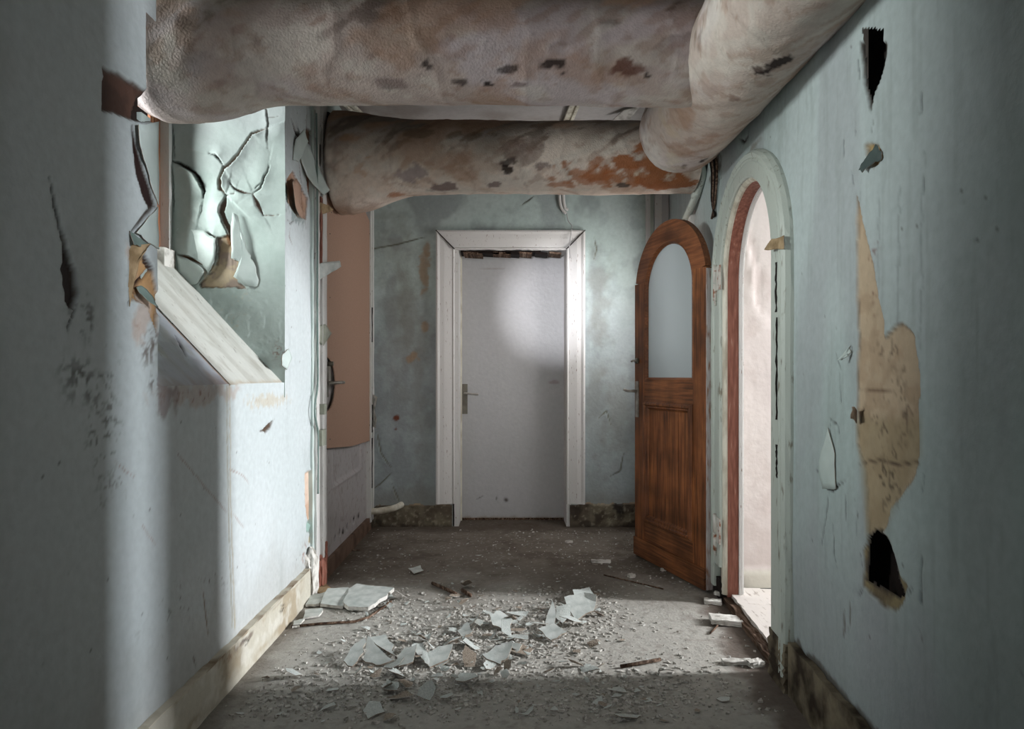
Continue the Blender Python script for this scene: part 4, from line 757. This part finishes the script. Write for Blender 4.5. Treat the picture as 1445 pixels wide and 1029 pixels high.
# ============================================================ LAGGED PIPES
def lagged(name, A, B, rad, stains, base, seed, parent, ov=(1, 1), shift=None, seg=120, step=.012):
    A, B = np.array(A, float), np.array(B, float); L = np.linalg.norm(B - A); n = int(L / step) + 1; ax = (B - A) / L
    up = np.array((0, 0, 1.)); sd = np.cross(ax, up); sd /= np.linalg.norm(sd); up2 = np.cross(sd, ax)
    s = np.linspace(0, L, n)[:, None] + np.zeros((1, seg)); th = np.linspace(0, 2 * np.pi, seg, endpoint=False)[None, :] + np.zeros((n, 1))
    nx = np.cos(th) * .8; ny = np.sin(th) * .8
    nz = lambda f, o_=4, k=0: .5 * (fbm(s + nx * .4, ny * .4 + 3, f, o_, seed + k) + fbm(s * 1.1 - ny * .4 + 9, nx * .4 + s * .3, f, o_, seed + k + 7))
    r = rad(s, L) + (nz(2.5, 3) - .5) * .035 + (nz(12, 3, 5) - .5) * .010
    spiral = np.sin((s * 2 * np.pi / .31) + th * 1.0 + (nz(3, 2, 9) - .5) * 6); r += .0022 * sstep(.93, 1, spiral)
    c = A + ax * s[..., None] + (shift(s, L)[..., None] * np.array((0, 0, 1.)) if shift is not None else 0)
    P = c + (sd * np.cos(th)[..., None] * ov[0] + up2 * np.sin(th)[..., None] * ov[1]) * r[..., None]
    col = np.zeros(P.shape) + np.array(s2l(base))
    def mix(m_, cc):
        nonlocal col; m_ = np.clip(m_, 0, 1)[..., None]; col = col * (1 - m_) + np.array(s2l(cc)) * m_
    mix(sstep(.44, .56, nz(2.5, 4, 20)) * .5, (186, 166, 148)); mix(sstep(.50, .58, nz(7, 4, 22)) * .5, (212, 206, 196)); mix(sstep(.54, .62, nz(16, 4, 25)) * .45, (160, 130, 112))
    upm = np.sin(th); mix(sstep(-.25, .75, upm + (nz(5, 4, 30) - .5) * 1.0) * .82, (88, 74, 64))  # upper half darkened: grime, plus shade from low light put into the colour
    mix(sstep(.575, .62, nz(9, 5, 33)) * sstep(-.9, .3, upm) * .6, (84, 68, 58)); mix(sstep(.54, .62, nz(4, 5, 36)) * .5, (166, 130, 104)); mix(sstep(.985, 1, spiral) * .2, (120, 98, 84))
    for (px_, py_, rx, ry, cc, am, ff) in stains:    # stains given by the point of the pipe they sit on
        d_ = np.array(((px_ - 715) / 950, 1.0, (530 - py_) / 950)); cc0 = A + ax * L / 2
        # closest approach of the sight ray to the pipe axis gives the place along it; the offset gives the angle
        cam_ = np.array((0, 0, CH)); w0 = cam_ - A; a1 = d_ @ d_; b1 = d_ @ ax; d1_ = d_ @ w0; e1 = ax @ w0; t1 = (b1 * e1 - d1_) / (a1 - b1 * b1)
        disc_d = d_ - ax * b1; w1 = w0 - ax * e1; qa = disc_d @ disc_d; qb = 2 * disc_d @ w1; qc = w1 @ w1 - .2 ** 2; D = qb * qb - 4 * qa * qc
        t2 = (-qb - math.sqrt(D)) / (2 * qa) if D > 0 else t1
        hit = cam_ + d_ * t2; sc = t2 / 950 if t2 > 0 else .003
        q = np.hypot(np.linalg.norm((P - hit) * np.abs(ax), axis=-1) / (rx * sc), np.linalg.norm((P - hit) * (1 - np.abs(ax)), axis=-1) / (ry * sc)) + (nz(ff, 4, 40 + int(px_) % 9) - .5) * 4.2
        mix(sstep(1.15, .8, q) * am, cc)
    me = grid_mesh(name, P, None, True); set_col(me, col.reshape(-1, 3)); return link(name, me, M['cloth'], parent)
BLK, RST, PUR = (44, 34, 32), (160, 100, 62), (112, 94, 92)
p1 = empty('insulated_pipe', (0, 2.5, 2.34)); tag(p1, 'thick white lagged pipe crossing below the ceiling nearest, turning along right wall', 'pipe')
def r1(s, L): return .2 + .035 * sstep(.42, .08, s) + .02 * np.exp(-((s - .30) / .12) ** 2) - .02 * sstep(.06, 0, s) + .02 * sstep(L - .25, L, s)
def sh1(s, L): return -.048 * sstep(.55, .05, s)
st1 = [(600, 92, 9, 7, BLK, .9, 20), (652, 116, 14, 6, BLK, .8, 18), (688, 118, 7, 6, BLK, .95, 24), (718, 98, 12, 5, BLK, .8, 20), (780, 88, 14, 6, BLK, .9, 20), (795, 104, 4, 3, BLK, .9, 20), (885, 98, 16, 14, (96, 56, 44), .8, 18), (912, 104, 4, 3, BLK, .9, 20), (560, 118, 18, 8, PUR, .6, 14), (735, 120, 14, 5, PUR, .7, 16), (705, 128, 6, 3, RST, .7, 16), (988, 127, 9, 5, BLK, .95, 20), (1010, 134, 6, 4, BLK, .8, 20), (330, 108, 30, 12, (160, 140, 132), .4, 10), (270, 150, 30, 10, (186, 160, 150), .5, 12)]
o = lagged('pipe_lagging', (-1.34, 2.5, 2.34), (.93, 2.56, 2.34), r1, st1, (200, 188, 188), 100, None, (1, 1), sh1); keep(o, p1)
def r3(s, L):  # s = 0 at the far, capped end
    t_ = np.clip(s / .15, 0, 1); return .197 * np.sqrt(np.clip(1 - (1 - t_) ** 2.4, 0.0004, 1)) + .006 * np.exp(-((s - .20) / .03) ** 2)
st3 = [(990, 226, 14, 7, BLK, .9, 20), (965, 234, 12, 5, (90, 72, 64), .6, 20), (1035, 140, 10, 6, (120, 90, 76), .6, 16), (1096, 92, 26, 12, BLK, .95, 16), (1070, 100, 14, 8, (70, 50, 44), .8, 18), (940, 180, 12, 26, (196, 180, 160), .6, 12), (1000, 200, 22, 10, (170, 140, 120), .5, 12), (950, 225, 30, 12, (200, 190, 172), .6, 12)]
o = lagged('pipe_lagging', (.848, 3.40, 2.30), (.83, 1.30, 2.245), r3, st3, (202, 192, 188), 130, None); keep(o, p1)
tube_r = keep(tube('lagging_band', [(.93 + math.cos(a) * 0, 0, 0) for a in (0, 1)], .001, M['cloth']) if False else empty('x', p1.location), p1); bpy.data.objects.remove(tube_r)
p2 = empty('insulated_pipe', (0, 3.8, 2.34)); tag(p2, 'stained lagged pipe crossing behind, above the white back door, with orange rusty patches', 'pipe')
def r2(s, L): return .196 + .075 * sstep(.50, .06, s) + .012 * sstep(.9, .4, s) - .06 * sstep(.035, 0, s)
def sh2(s, L): return -.035 * sstep(.5, .1, s) + .012 * sstep(.4, 1.4, s)
st2 = [(720, 225, 14, 10, BLK, .8, 14), (715, 238, 8, 6, BLK, .9, 16), (735, 212, 20, 16, (120, 100, 92), .6, 12), (625, 265, 17, 9, PUR, .85, 16), (584, 246, 15, 10, (150, 136, 134), .8, 14), (698, 262, 10, 5, PUR, .8, 18), (765, 234, 9, 5, PUR, .7, 18), (540, 268, 22, 8, RST, .7, 14), (520, 262, 26, 14, (184, 130, 96), .6, 12), (500, 225, 16, 22, (178, 134, 98), .5, 14), (830, 248, 40, 16, RST, .75, 12), (870, 250, 34, 14, RST, .8, 14), (915, 240, 36, 26, RST, .95, 10), (950, 260, 30, 12, RST, .95, 12), (800, 262, 30, 5, RST, .7, 14), (898, 248, 4, 4, (205, 190, 170), .9, 8), (943, 249, 4, 4, (205, 190, 170), .9, 8), (878, 264, 10, 4, BLK, .8, 20), (700, 270, 160, 3, (196, 190, 178), .5, 12), (600, 190, 60, 8, (110, 92, 74), .6, 10)]
o = lagged('pipe_lagging', (-.985, 3.80, 2.34), (1.06, 3.83, 2.335), r2, st2, (222, 208, 196), 160, None, (1, 1), sh2); keep(o, p2)
# metal collar where the rear pipe enters the wall
keep(tube('wall_collar', [(-1.04, 3.8, 2.31), (-.985, 3.8, 2.31)], .27, M['dark'], seg=48), p2)
box('stub_plate', -1.02, -.995, 3.50, 3.56, 2.0, 2.6, M['dark'], None, 0) if False else None

# ============================================================ SMALL PIPES AND CONDUITS
o = tube('heating_pipe', curve_pts([(-1.02, ZB - .12, .135), (-.93, ZB - .11, .135), (-.84, ZB - .09, .145), (-.79, ZB - .06, .158), (-.77, ZB - .02, .165)], 6), .023, M['cream'], rfn=None); tag(o, 'short bent cream pipe low in the left back corner', 'pipe')
cp_ = empty('conduit', (.42, ZB - .03, 2.4)); tag(cp_, 'pair of curved painted conduits on back wall above the white door', 'pipe')
for dx in (0, .028): keep(tube('conduit_tube', curve_pts([(.385 + dx, ZB - .02, 2.62), (.388 + dx, ZB - .02, 2.42), (.40 + dx, ZB - .022, 2.34), (.435 + dx * .6, ZB - .022, 2.295 + dx)], 7), .011, M['white']), cp_)
o = tube('hanging_cord', curve_pts([(.44, ZB - .022, 2.30), (.45, ZB - .03, 2.24), (.475, ZB - .05, 2.20), (.47, ZB - .06, 2.16), (.455, ZB - .07, 2.05), (.46, ZB - .08, 1.96)], 7), .0035, M['greywhite']); tag(o, 'thin painted cord hanging over the right corner of the white door casing', 'cord')
rp = empty('elbow_pipe', (1.05, 3.9, 2.1)); tag(rp, 'narrow elbow pipe slanting down beside the arched door top', 'pipe')
keep(tube('pipe_tube', curve_pts([(1.02, 3.66, 2.34), (1.075, 3.70, 2.24), (1.085, 3.78, 2.18), (1.09, 4.05, 2.08), (1.10, 4.5, 1.96), (1.12, 4.85, 1.90)], 7), .022, M['casing']), rp)
keep(tube('pipe_collar', [(1.086, 3.83, 2.163), (1.088, 3.88, 2.146)], .028, M['casing']), rp)
cb = empty('cable_bundle', (1.07, 3.45, 2.2)); tag(cb, 'dark bundle of cables running down the wall below the pipe elbow', 'cable')
for k in range(4): keep(tube('cable', curve_pts([(1.045 + .006 * k, 3.42 + .03 * k, 2.46), (1.055, 3.43 + .03 * k, 2.3), (1.062, 3.40 + .028 * k, 2.16), (1.07, 3.45 + .02 * k, 2.02), (1.072, 3.52 - .02 * k, 1.93)], 6), .006, M['dark'] if k % 2 else M['oldwood']), cb)

# ============================================================ RUBBLE ON THE FLOOR
def rpoly(rr, n, rx, ry, irr=.35):
    a0 = rr.random() * 6.28; return [(rx * math.cos(a0 + 2 * math.pi * k / n + rr.uniform(-.25, .25)) * (1 + rr.uniform(-irr, irr)), ry * math.sin(a0 + 2 * math.pi * k / n + rr.uniform(-.25, .25)) * (1 + rr.uniform(-irr, irr))) for k in range(n)]
def curled(b, c=0, ax=0):
    ca, sa = math.cos(ax), math.sin(ax)
    def f(x, y): p = x * ca + y * sa; q = -x * sa + y * ca; return (x, y, b * p * p + c * p * q), (0, 0, 1)
    return f
rr = random.Random(11); protos = []
for k in range(26):
    sz = 1.0; out = rpoly(rr, rr.choice((4, 4, 5, 5, 6)), .5, rr.uniform(.22, .42)); protos.append(flake_mesh('paint_flake', out, curled(rr.uniform(-.7, .9), rr.uniform(-.3, .3), rr.uniform(0, 3)), .045, 2, 2, .03, k, ('flake', 'flakeback') if k % 5 else ('flakeback', 'lump')))
def put(mesh, name, x, y, z, sc, rx=0, ry=0, rz=0, label=None, cat=None, group=None):
    o = bpy.data.objects.new(name, mesh); C.objects.link(o); o.location = (x, y, z); o.scale = (sc,) * 3 if not isinstance(sc, tuple) else sc; o.rotation_euler = (rx, ry, rz); tag(o, label, cat, group); return o
def lowest(o):
    m_ = o.matrix_basis if False else (Matrix.Translation(o.location) @ o.rotation_euler.to_matrix().to_4x4() @ Matrix.Diagonal(tuple(o.scale) + (1,)))
    return min((m_ @ v.co).z for v in o.data.vertices)
def drop(o, z=.001): o.location.z += z - lowest(o)
def cluster():
    while True:
        y = rr.uniform(2.15, 3.55); x = rr.uniform(-.9, .95)
        # densest in a tongue from lower left to centre right
        px_ = 715 + 950 * x / y; py_ = 530 + 1054 / y; d = 0
        for cx_, cy_, sx, sy, a in ((690, 900, 110, 36, 1), (810, 868, 50, 30, .8), (580, 925, 90, 26, .8), (640, 960, 160, 40, .9), (850, 985, 130, 40, .6), (540, 860, 60, 20, .35), (460, 985, 120, 40, .4)): d = max(d, a * math.exp(-((px_ - cx_) / sx) ** 2 - ((py_ - cy_) / sy) ** 2))
        if rr.random() < d: return x, y
G = 'paint flakes scattered over the floor'
for k in range(292):
    x, y = cluster(); s_ = rr.choice((.02, .025, .03, .035, .045, .055, .075, .095)) * rr.uniform(.8, 1.25); steep = rr.random() < .45
    px_ = 715 + 950 * x / y; py_ = 530 + 1054 / y
    dsc = ('tiny' if s_ < .026 else 'small' if s_ < .042 else 'medium' if s_ < .07 else 'large') + (' tilted' if steep else ' flat') + (' pale' if (k % 26) % 5 else ' brownish') + ' paint flake '
    where = ('at the left side of the floor' if px_ < 560 else 'in the right rear of the rubble heap' if px_ > 745 and py_ < 905 else 'in the lower right of the rubble' if px_ > 745 else 'in the middle of the rubble heap' if py_ < 905 else 'in the lowest, nearest part of the rubble')
    o = put(protos[k % 26], 'paint_flake', x, y, 0, (s_, s_ * rr.uniform(.7, 1.1), s_ * (.55 if s_ > .05 else 1)), rr.uniform(-.2, .2) + (rr.uniform(-.5, .5) if steep else 0), rr.uniform(-.2, .2) + (rr.uniform(-.6, .6) if steep else 0), rr.uniform(0, 6.28), dsc + where, 'paint flake', dsc.replace('flake', 'flakes') + where)
    drop(o, .001 + (rr.uniform(0, .03) if k % 2 == 0 and -.35 < x < .3 else 0))
G2 = 'stray flakes on the back part of the floor'
for k in range(44):
    x = rr.uniform(-.85, .75); y = rr.uniform(3.4, 4.75); s_ = rr.uniform(.015, .045); o = put(protos[(k * 5) % 26], 'paint_chip', x, y, 0, (s_, s_ * .7, s_ * .6), rr.uniform(-.1, .1), rr.uniform(-.1, .1), rr.uniform(0, 6.28), 'small stray paint chip on the bare floor ' + ('near the white back door' if y > 4.1 else 'just behind the rubble'), 'paint chip', 'stray chips ' + ('near the white back door' if y > 4.1 else 'just behind the rubble')); drop(o)
# crumbs (uncountable)
bm = bmesh.new(); rr = random.Random(23)
for k in range(9500):
    if k < 8300: x, y = cluster()
    else: x, y = rr.uniform(-.95, 1.0), rr.uniform(2.1, 4.85)
    s_ = rr.choice((.0025, .003, .004, .005, .007, .010, .014)) * rr.uniform(.6, 1.3) * (1 if k < 8300 else .6); a = rr.uniform(0, 6.28); ca, sa = math.cos(a) * s_, math.sin(a) * s_; h = min(s_, .007) * rr.uniform(.3, .9)
    z0 = -.001; q = [(x + ca, y + sa), (x - sa * .7, y + ca * .7), (x - ca, y - sa), (x + sa * .7, y - ca * .7)]; b0 = [bm.verts.new((p[0], p[1], z0)) for p in q]; tz = rr.uniform(-.5, .5)
    t0 = [bm.verts.new((p[0] * .85 + x * .15, p[1] * .85 + y * .15, h * (1 + (tz if i < 2 else -tz)))) for i, p in enumerate(q)]; bm.faces.new(t0)
    for i in range(4): bm.faces.new([b0[i], b0[(i + 1) % 4], t0[(i + 1) % 4], t0[i]])
o = bm_obj('rubble', bm, mat_two('dusty_crumbs', (146, 142, 134), (204, 202, 196), 60, .35, .65, .9, 0, 0)); tag(o, 'fine plaster crumbs and grit strewn over the floor', 'rubble', kind='stuff')

# ---- larger pieces that can be told apart
def slab(name, ppx, th_, mat, label, cat, z=.001, tilt=0, jit=.006, seed=0, lean=None, px=px_floor, bend=.0):
    P = [px(*p) for p in ppx]; cx_ = sum(p[0] for p in P) / len(P); cy_ = sum(p[1] for p in P) / len(P); L = [(p[0] - cx_, p[1] - cy_) for p in P]
    lx, ly = lean if lean else (0, 0)
    me = flake_mesh(name, L, lambda x, y: ((x, y, x * lx + y * ly + bend * x * x), (0, 0, 1)), th_, 3, 3, jit, seed, (mat, mat) if isinstance(mat, str) else mat)
    o = put(me, name, cx_, cy_, 0, 1.0, label=label, cat=cat); drop(o, z); return o
slab('plasterboard_piece', [(492, 842), (503, 836), (556, 842), (545, 852), (520, 866), (492, 865), (484, 858)], .018, ('flake', 'lump'), 'largest flat broken plasterboard sheet, by the left wall', 'plasterboard', .012, seed=1, lean=(.02, .05))
slab('plasterboard_piece', [(462, 842), (492, 840), (489, 852), (484, 860), (452, 859)], .014, ('flake', 'lump'), 'middle plasterboard piece leaning between two others by the left wall', 'plasterboard', .004, seed=2, lean=(-.04, .1))
slab('plasterboard_piece', [(437, 846), (461, 843), (450, 858), (431, 858)], .012, ('flake', 'lump'), 'small plasterboard piece nearest the left baseboard end', 'plasterboard', .003, seed=3, lean=(.1, .05))
slab('plaster_chunk', [(434, 826), (448, 822), (462, 828), (470, 838), (452, 840), (436, 834)], .008, ('ochre', 'ochre'), 'flat yellowish plaster piece at the foot of the boarded door frame', 'plaster', .004, seed=4)
slab('plaster_chunk', [(430, 864), (456, 862), (450, 872), (428, 876)], .008, ('flake', 'lump'), 'thin white plaster piece before the plasterboard by the left baseboard', 'plaster', .004, seed=5)
slab('plaster_chunk', [(414, 880), (430, 877), (422, 887), (412, 888)], .008, ('flake', 'lump'), 'small grey plaster piece at the left end of the bent stick', 'plaster', .004, seed=6)
for pts, lab, sd in (([(576, 806), (594, 803), (598, 809), (584, 812)], 'lone white curled flake on the bare floor left of centre', 7), ([(560, 930), (520, 906), (545, 903), (556, 915), (553, 925)], 'broad pale flake lying near the lower left of the rubble', 8)):
    slab('paint_sheet', pts, .004, ('flake', 'flakeback'), lab, 'paint flake', .004, seed=sd, lean=(.05, .1), bend=.6)
big = [([(484, 940), (500, 925), (516, 920), (512, 934), (498, 946)], 'pale triangular paint sheet standing lowest left in the rubble'), ([(520, 918), (536, 930), (556, 940), (530, 942), (512, 936)], 'long paint sheet beside the triangular one in the lower rubble'), ([(560, 938), (570, 926), (588, 924), (582, 944), (562, 946)], 'upright wedge-shaped paint sheet in the lower rubble'), ([(592, 936), (620, 926), (640, 924), (632, 938), (606, 945)], 'wide flat paint sheet right of the wedge in the lower rubble'), ([(580, 922), (598, 918), (602, 928), (590, 930)], 'small square paint sheet behind the lower wedge-shaped sheet'), ([(680, 935), (700, 928), (724, 926), (716, 938), (706, 942)], 'torn white paint sheet in the lower middle of the rubble'), ([(700, 920), (716, 916), (736, 920), (728, 926)], 'dark-edged paint sheet tilted behind the torn lower middle sheet'), ([(690, 882), (706, 878), (724, 884), (714, 892), (696, 890)], 'rounded pale plate of paint in the centre of the rubble'), ([(646, 896), (660, 888), (668, 900), (654, 908)], 'pale lozenge paint plate left of the rubble centre'), ([(808, 846), (832, 842), (842, 852), (838, 866), (818, 868)], 'layered plaster plate at the right rear of the rubble'), ([(796, 862), (820, 858), (836, 872), (812, 880)], 'layered plaster plate just before the right rear one'), ([(760, 900), (782, 896), (800, 903), (778, 908)], 'flat strip of paint at the right side of the rubble'), ([(770, 888), (780, 872), (784, 886), (776, 896)], 'twisted narrow paint curl standing right of the rubble centre')]
for k, (pts, lab) in enumerate(big):
    rr2 = random.Random(k); slab('paint_sheet', pts, .005, ('flake', 'flakeback'), lab, 'paint flake', .003 + rr2.uniform(0, .008), seed=20 + k, lean=(rr2.uniform(-.2, .2), rr2.uniform(.1, .45)), bend=rr2.uniform(.3, 1.6))
# right side lumps
def lumpo(name, x, y, sx, sy, sz, mat, label, cat, sd, rz=0):
    u, v = px_floor(x, y); o = crumble(name, (0, 0, 0), sx, sy, sz, mat, None, sd, 3, .22); o.location = (u, v, 0); o.rotation_euler = (0, 0, rz); drop(o, -.002); tag(o, label, cat); return o
def brickish(name, x, y, sx, sy, sz, label, cat, sd, rz, ry=0, n=0):
    u, v = px_floor(x, y); rr2 = random.Random(sd); bm = bmesh.new(); add_box(bm, -sx, sx, -sy, sy, 0, sz); bmesh.ops.subdivide_edges(bm, edges=bm.edges[:], cuts=5, use_grid_fill=True)
    for v_ in bm.verts: v_.co += Vector((rr2.uniform(-1, 1), rr2.uniform(-1, 1), rr2.uniform(-1, 1) + (.9 * math.sin(v_.co.x / sx * 20) if n and v_.co.z > sz * .9 else 0))) * .0022
    o = bm_obj(name, bm, M['lump']); o.location = (u, v, 0); o.rotation_euler = (0, ry, rz); drop(o, -.001); tag(o, label, cat); return o
brickish('plaster_block', 1024, 880, .068, .042, .022, 'ribbed white plaster block on the floor before the threshold', 'plaster', 3, -.15, .06, 1)
brickish('plaster_block', 1006, 852, .040, .022, .018, 'crumbled white plaster lump just before the hinge of the open door', 'plaster', 4, -.3, 0)
brickish('plaster_block', 1017, 845, .030, .020, .020, 'flat white plaster slab tilted against the threshold beside the door hinge', 'plaster', 5, .5, .35)
brickish('plaster_block', 848, 794, .056, .014, .014, 'narrow white plaster stick lying right of centre behind the rubble', 'plaster', 6, -.06)
brickish('plaster_block', 891, 815, .018, .014, .018, 'small white plaster nub left of the wooden door foot', 'plaster', 7, .4)
brickish('plaster_block', 936, 806, .014, .010, .014, 'tiny white plaster nub beside the wooden door bottom edge', 'plaster', 8, .2)
brickish('plaster_block', 803, 766, .024, .010, .012, 'small pale plaster crumb in mid floor before the white door', 'plaster', 9, .1)
brickish('plaster_block', 1040, 937, .055, .016, .014, 'long white plaster strip lying lowest right on the floor', 'plaster', 10, 0)
brickish('plaster_block', 1066, 940, .03, .018, .02, 'stubby white plaster piece beside the lowest right strip', 'plaster', 11, .2)
# sticks
def stick(pts, r, label, sd=0):
    q = [(*px_floor(*p), r + .002) for p in pts]; o = tube('wooden_stick', q, r, M['oldwood'], seg=6); tag(o, label, 'stick'); return o
stick([(411, 887), (450, 883), (500, 880), (520, 874), (540, 860), (552, 851)], .006, 'long thin bent stick running right from the left baseboard')
stick([(610, 826), (626, 833), (643, 841)], .009, 'dark short stick at the rear edge of the rubble, left one')
stick([(652, 836), (664, 844)], .010, 'dark stub of wood at the rear edge of the rubble, right one')
stick([(852, 813), (890, 822), (936, 833)], .004, 'thin twig on the floor before the wooden door')
stick([(876, 944), (900, 940), (932, 934)], .007, 'dark stick at the lower right edge of the rubble')
stick([(475, 780), (492, 778), (508, 778)], .004, 'thin splinter lying beside the boarded door')
stick([(1002, 896), (1008, 890), (1013, 884)], .004, 'short splinter before the ribbed plaster block')
# loose timbers along the threshold
def timber(pts, wd, h, label, sd):
    rr2 = random.Random(sd); bm = bmesh.new(); rings = []; P = [Vector((*px_floor(*p), 0)) for p in pts]; Q = curve_pts(P, 6)
    for i, p in enumerate(Q):
        d = (Q[min(i + 1, len(Q) - 1)] - Q[max(i - 1, 0)]).normalized(); n = Vector((-d.y, d.x, 0)); j = lambda: rr2.uniform(-.004, .004); f = .6 + .4 * math.sin(math.pi * i / (len(Q) - 1))
        rings.append([bm.verts.new(p + n * (wd * f + j())), bm.verts.new(p + n * (wd * .6 * f + j()) + Vector((0, 0, h + j()))), bm.verts.new(p - n * (wd * .6 * f + j()) + Vector((0, 0, h * .9 + j()))), bm.verts.new(p - n * (wd * f + j()))])
    for A, B in zip(rings[:-1], rings[1:]):
        for k in range(4): bm.faces.new([A[k], A[(k + 1) % 4], B[(k + 1) % 4], B[k]])
    bm.faces.new(rings[0][::-1]); bm.faces.new(rings[-1]); o = bm_obj('loose_timber', bm, M['oldwood']); tag(o, label, 'timber')
timber([(1028, 846), (1044, 860), (1058, 876), (1066, 884)], .016, .026, 'weathered wood strip lying at the far end of the threshold', 1)
timber([(1062, 884), (1072, 900), (1086, 918), (1100, 936)], .018, .034, 'split weathered timber lying at the near end of the threshold', 2)
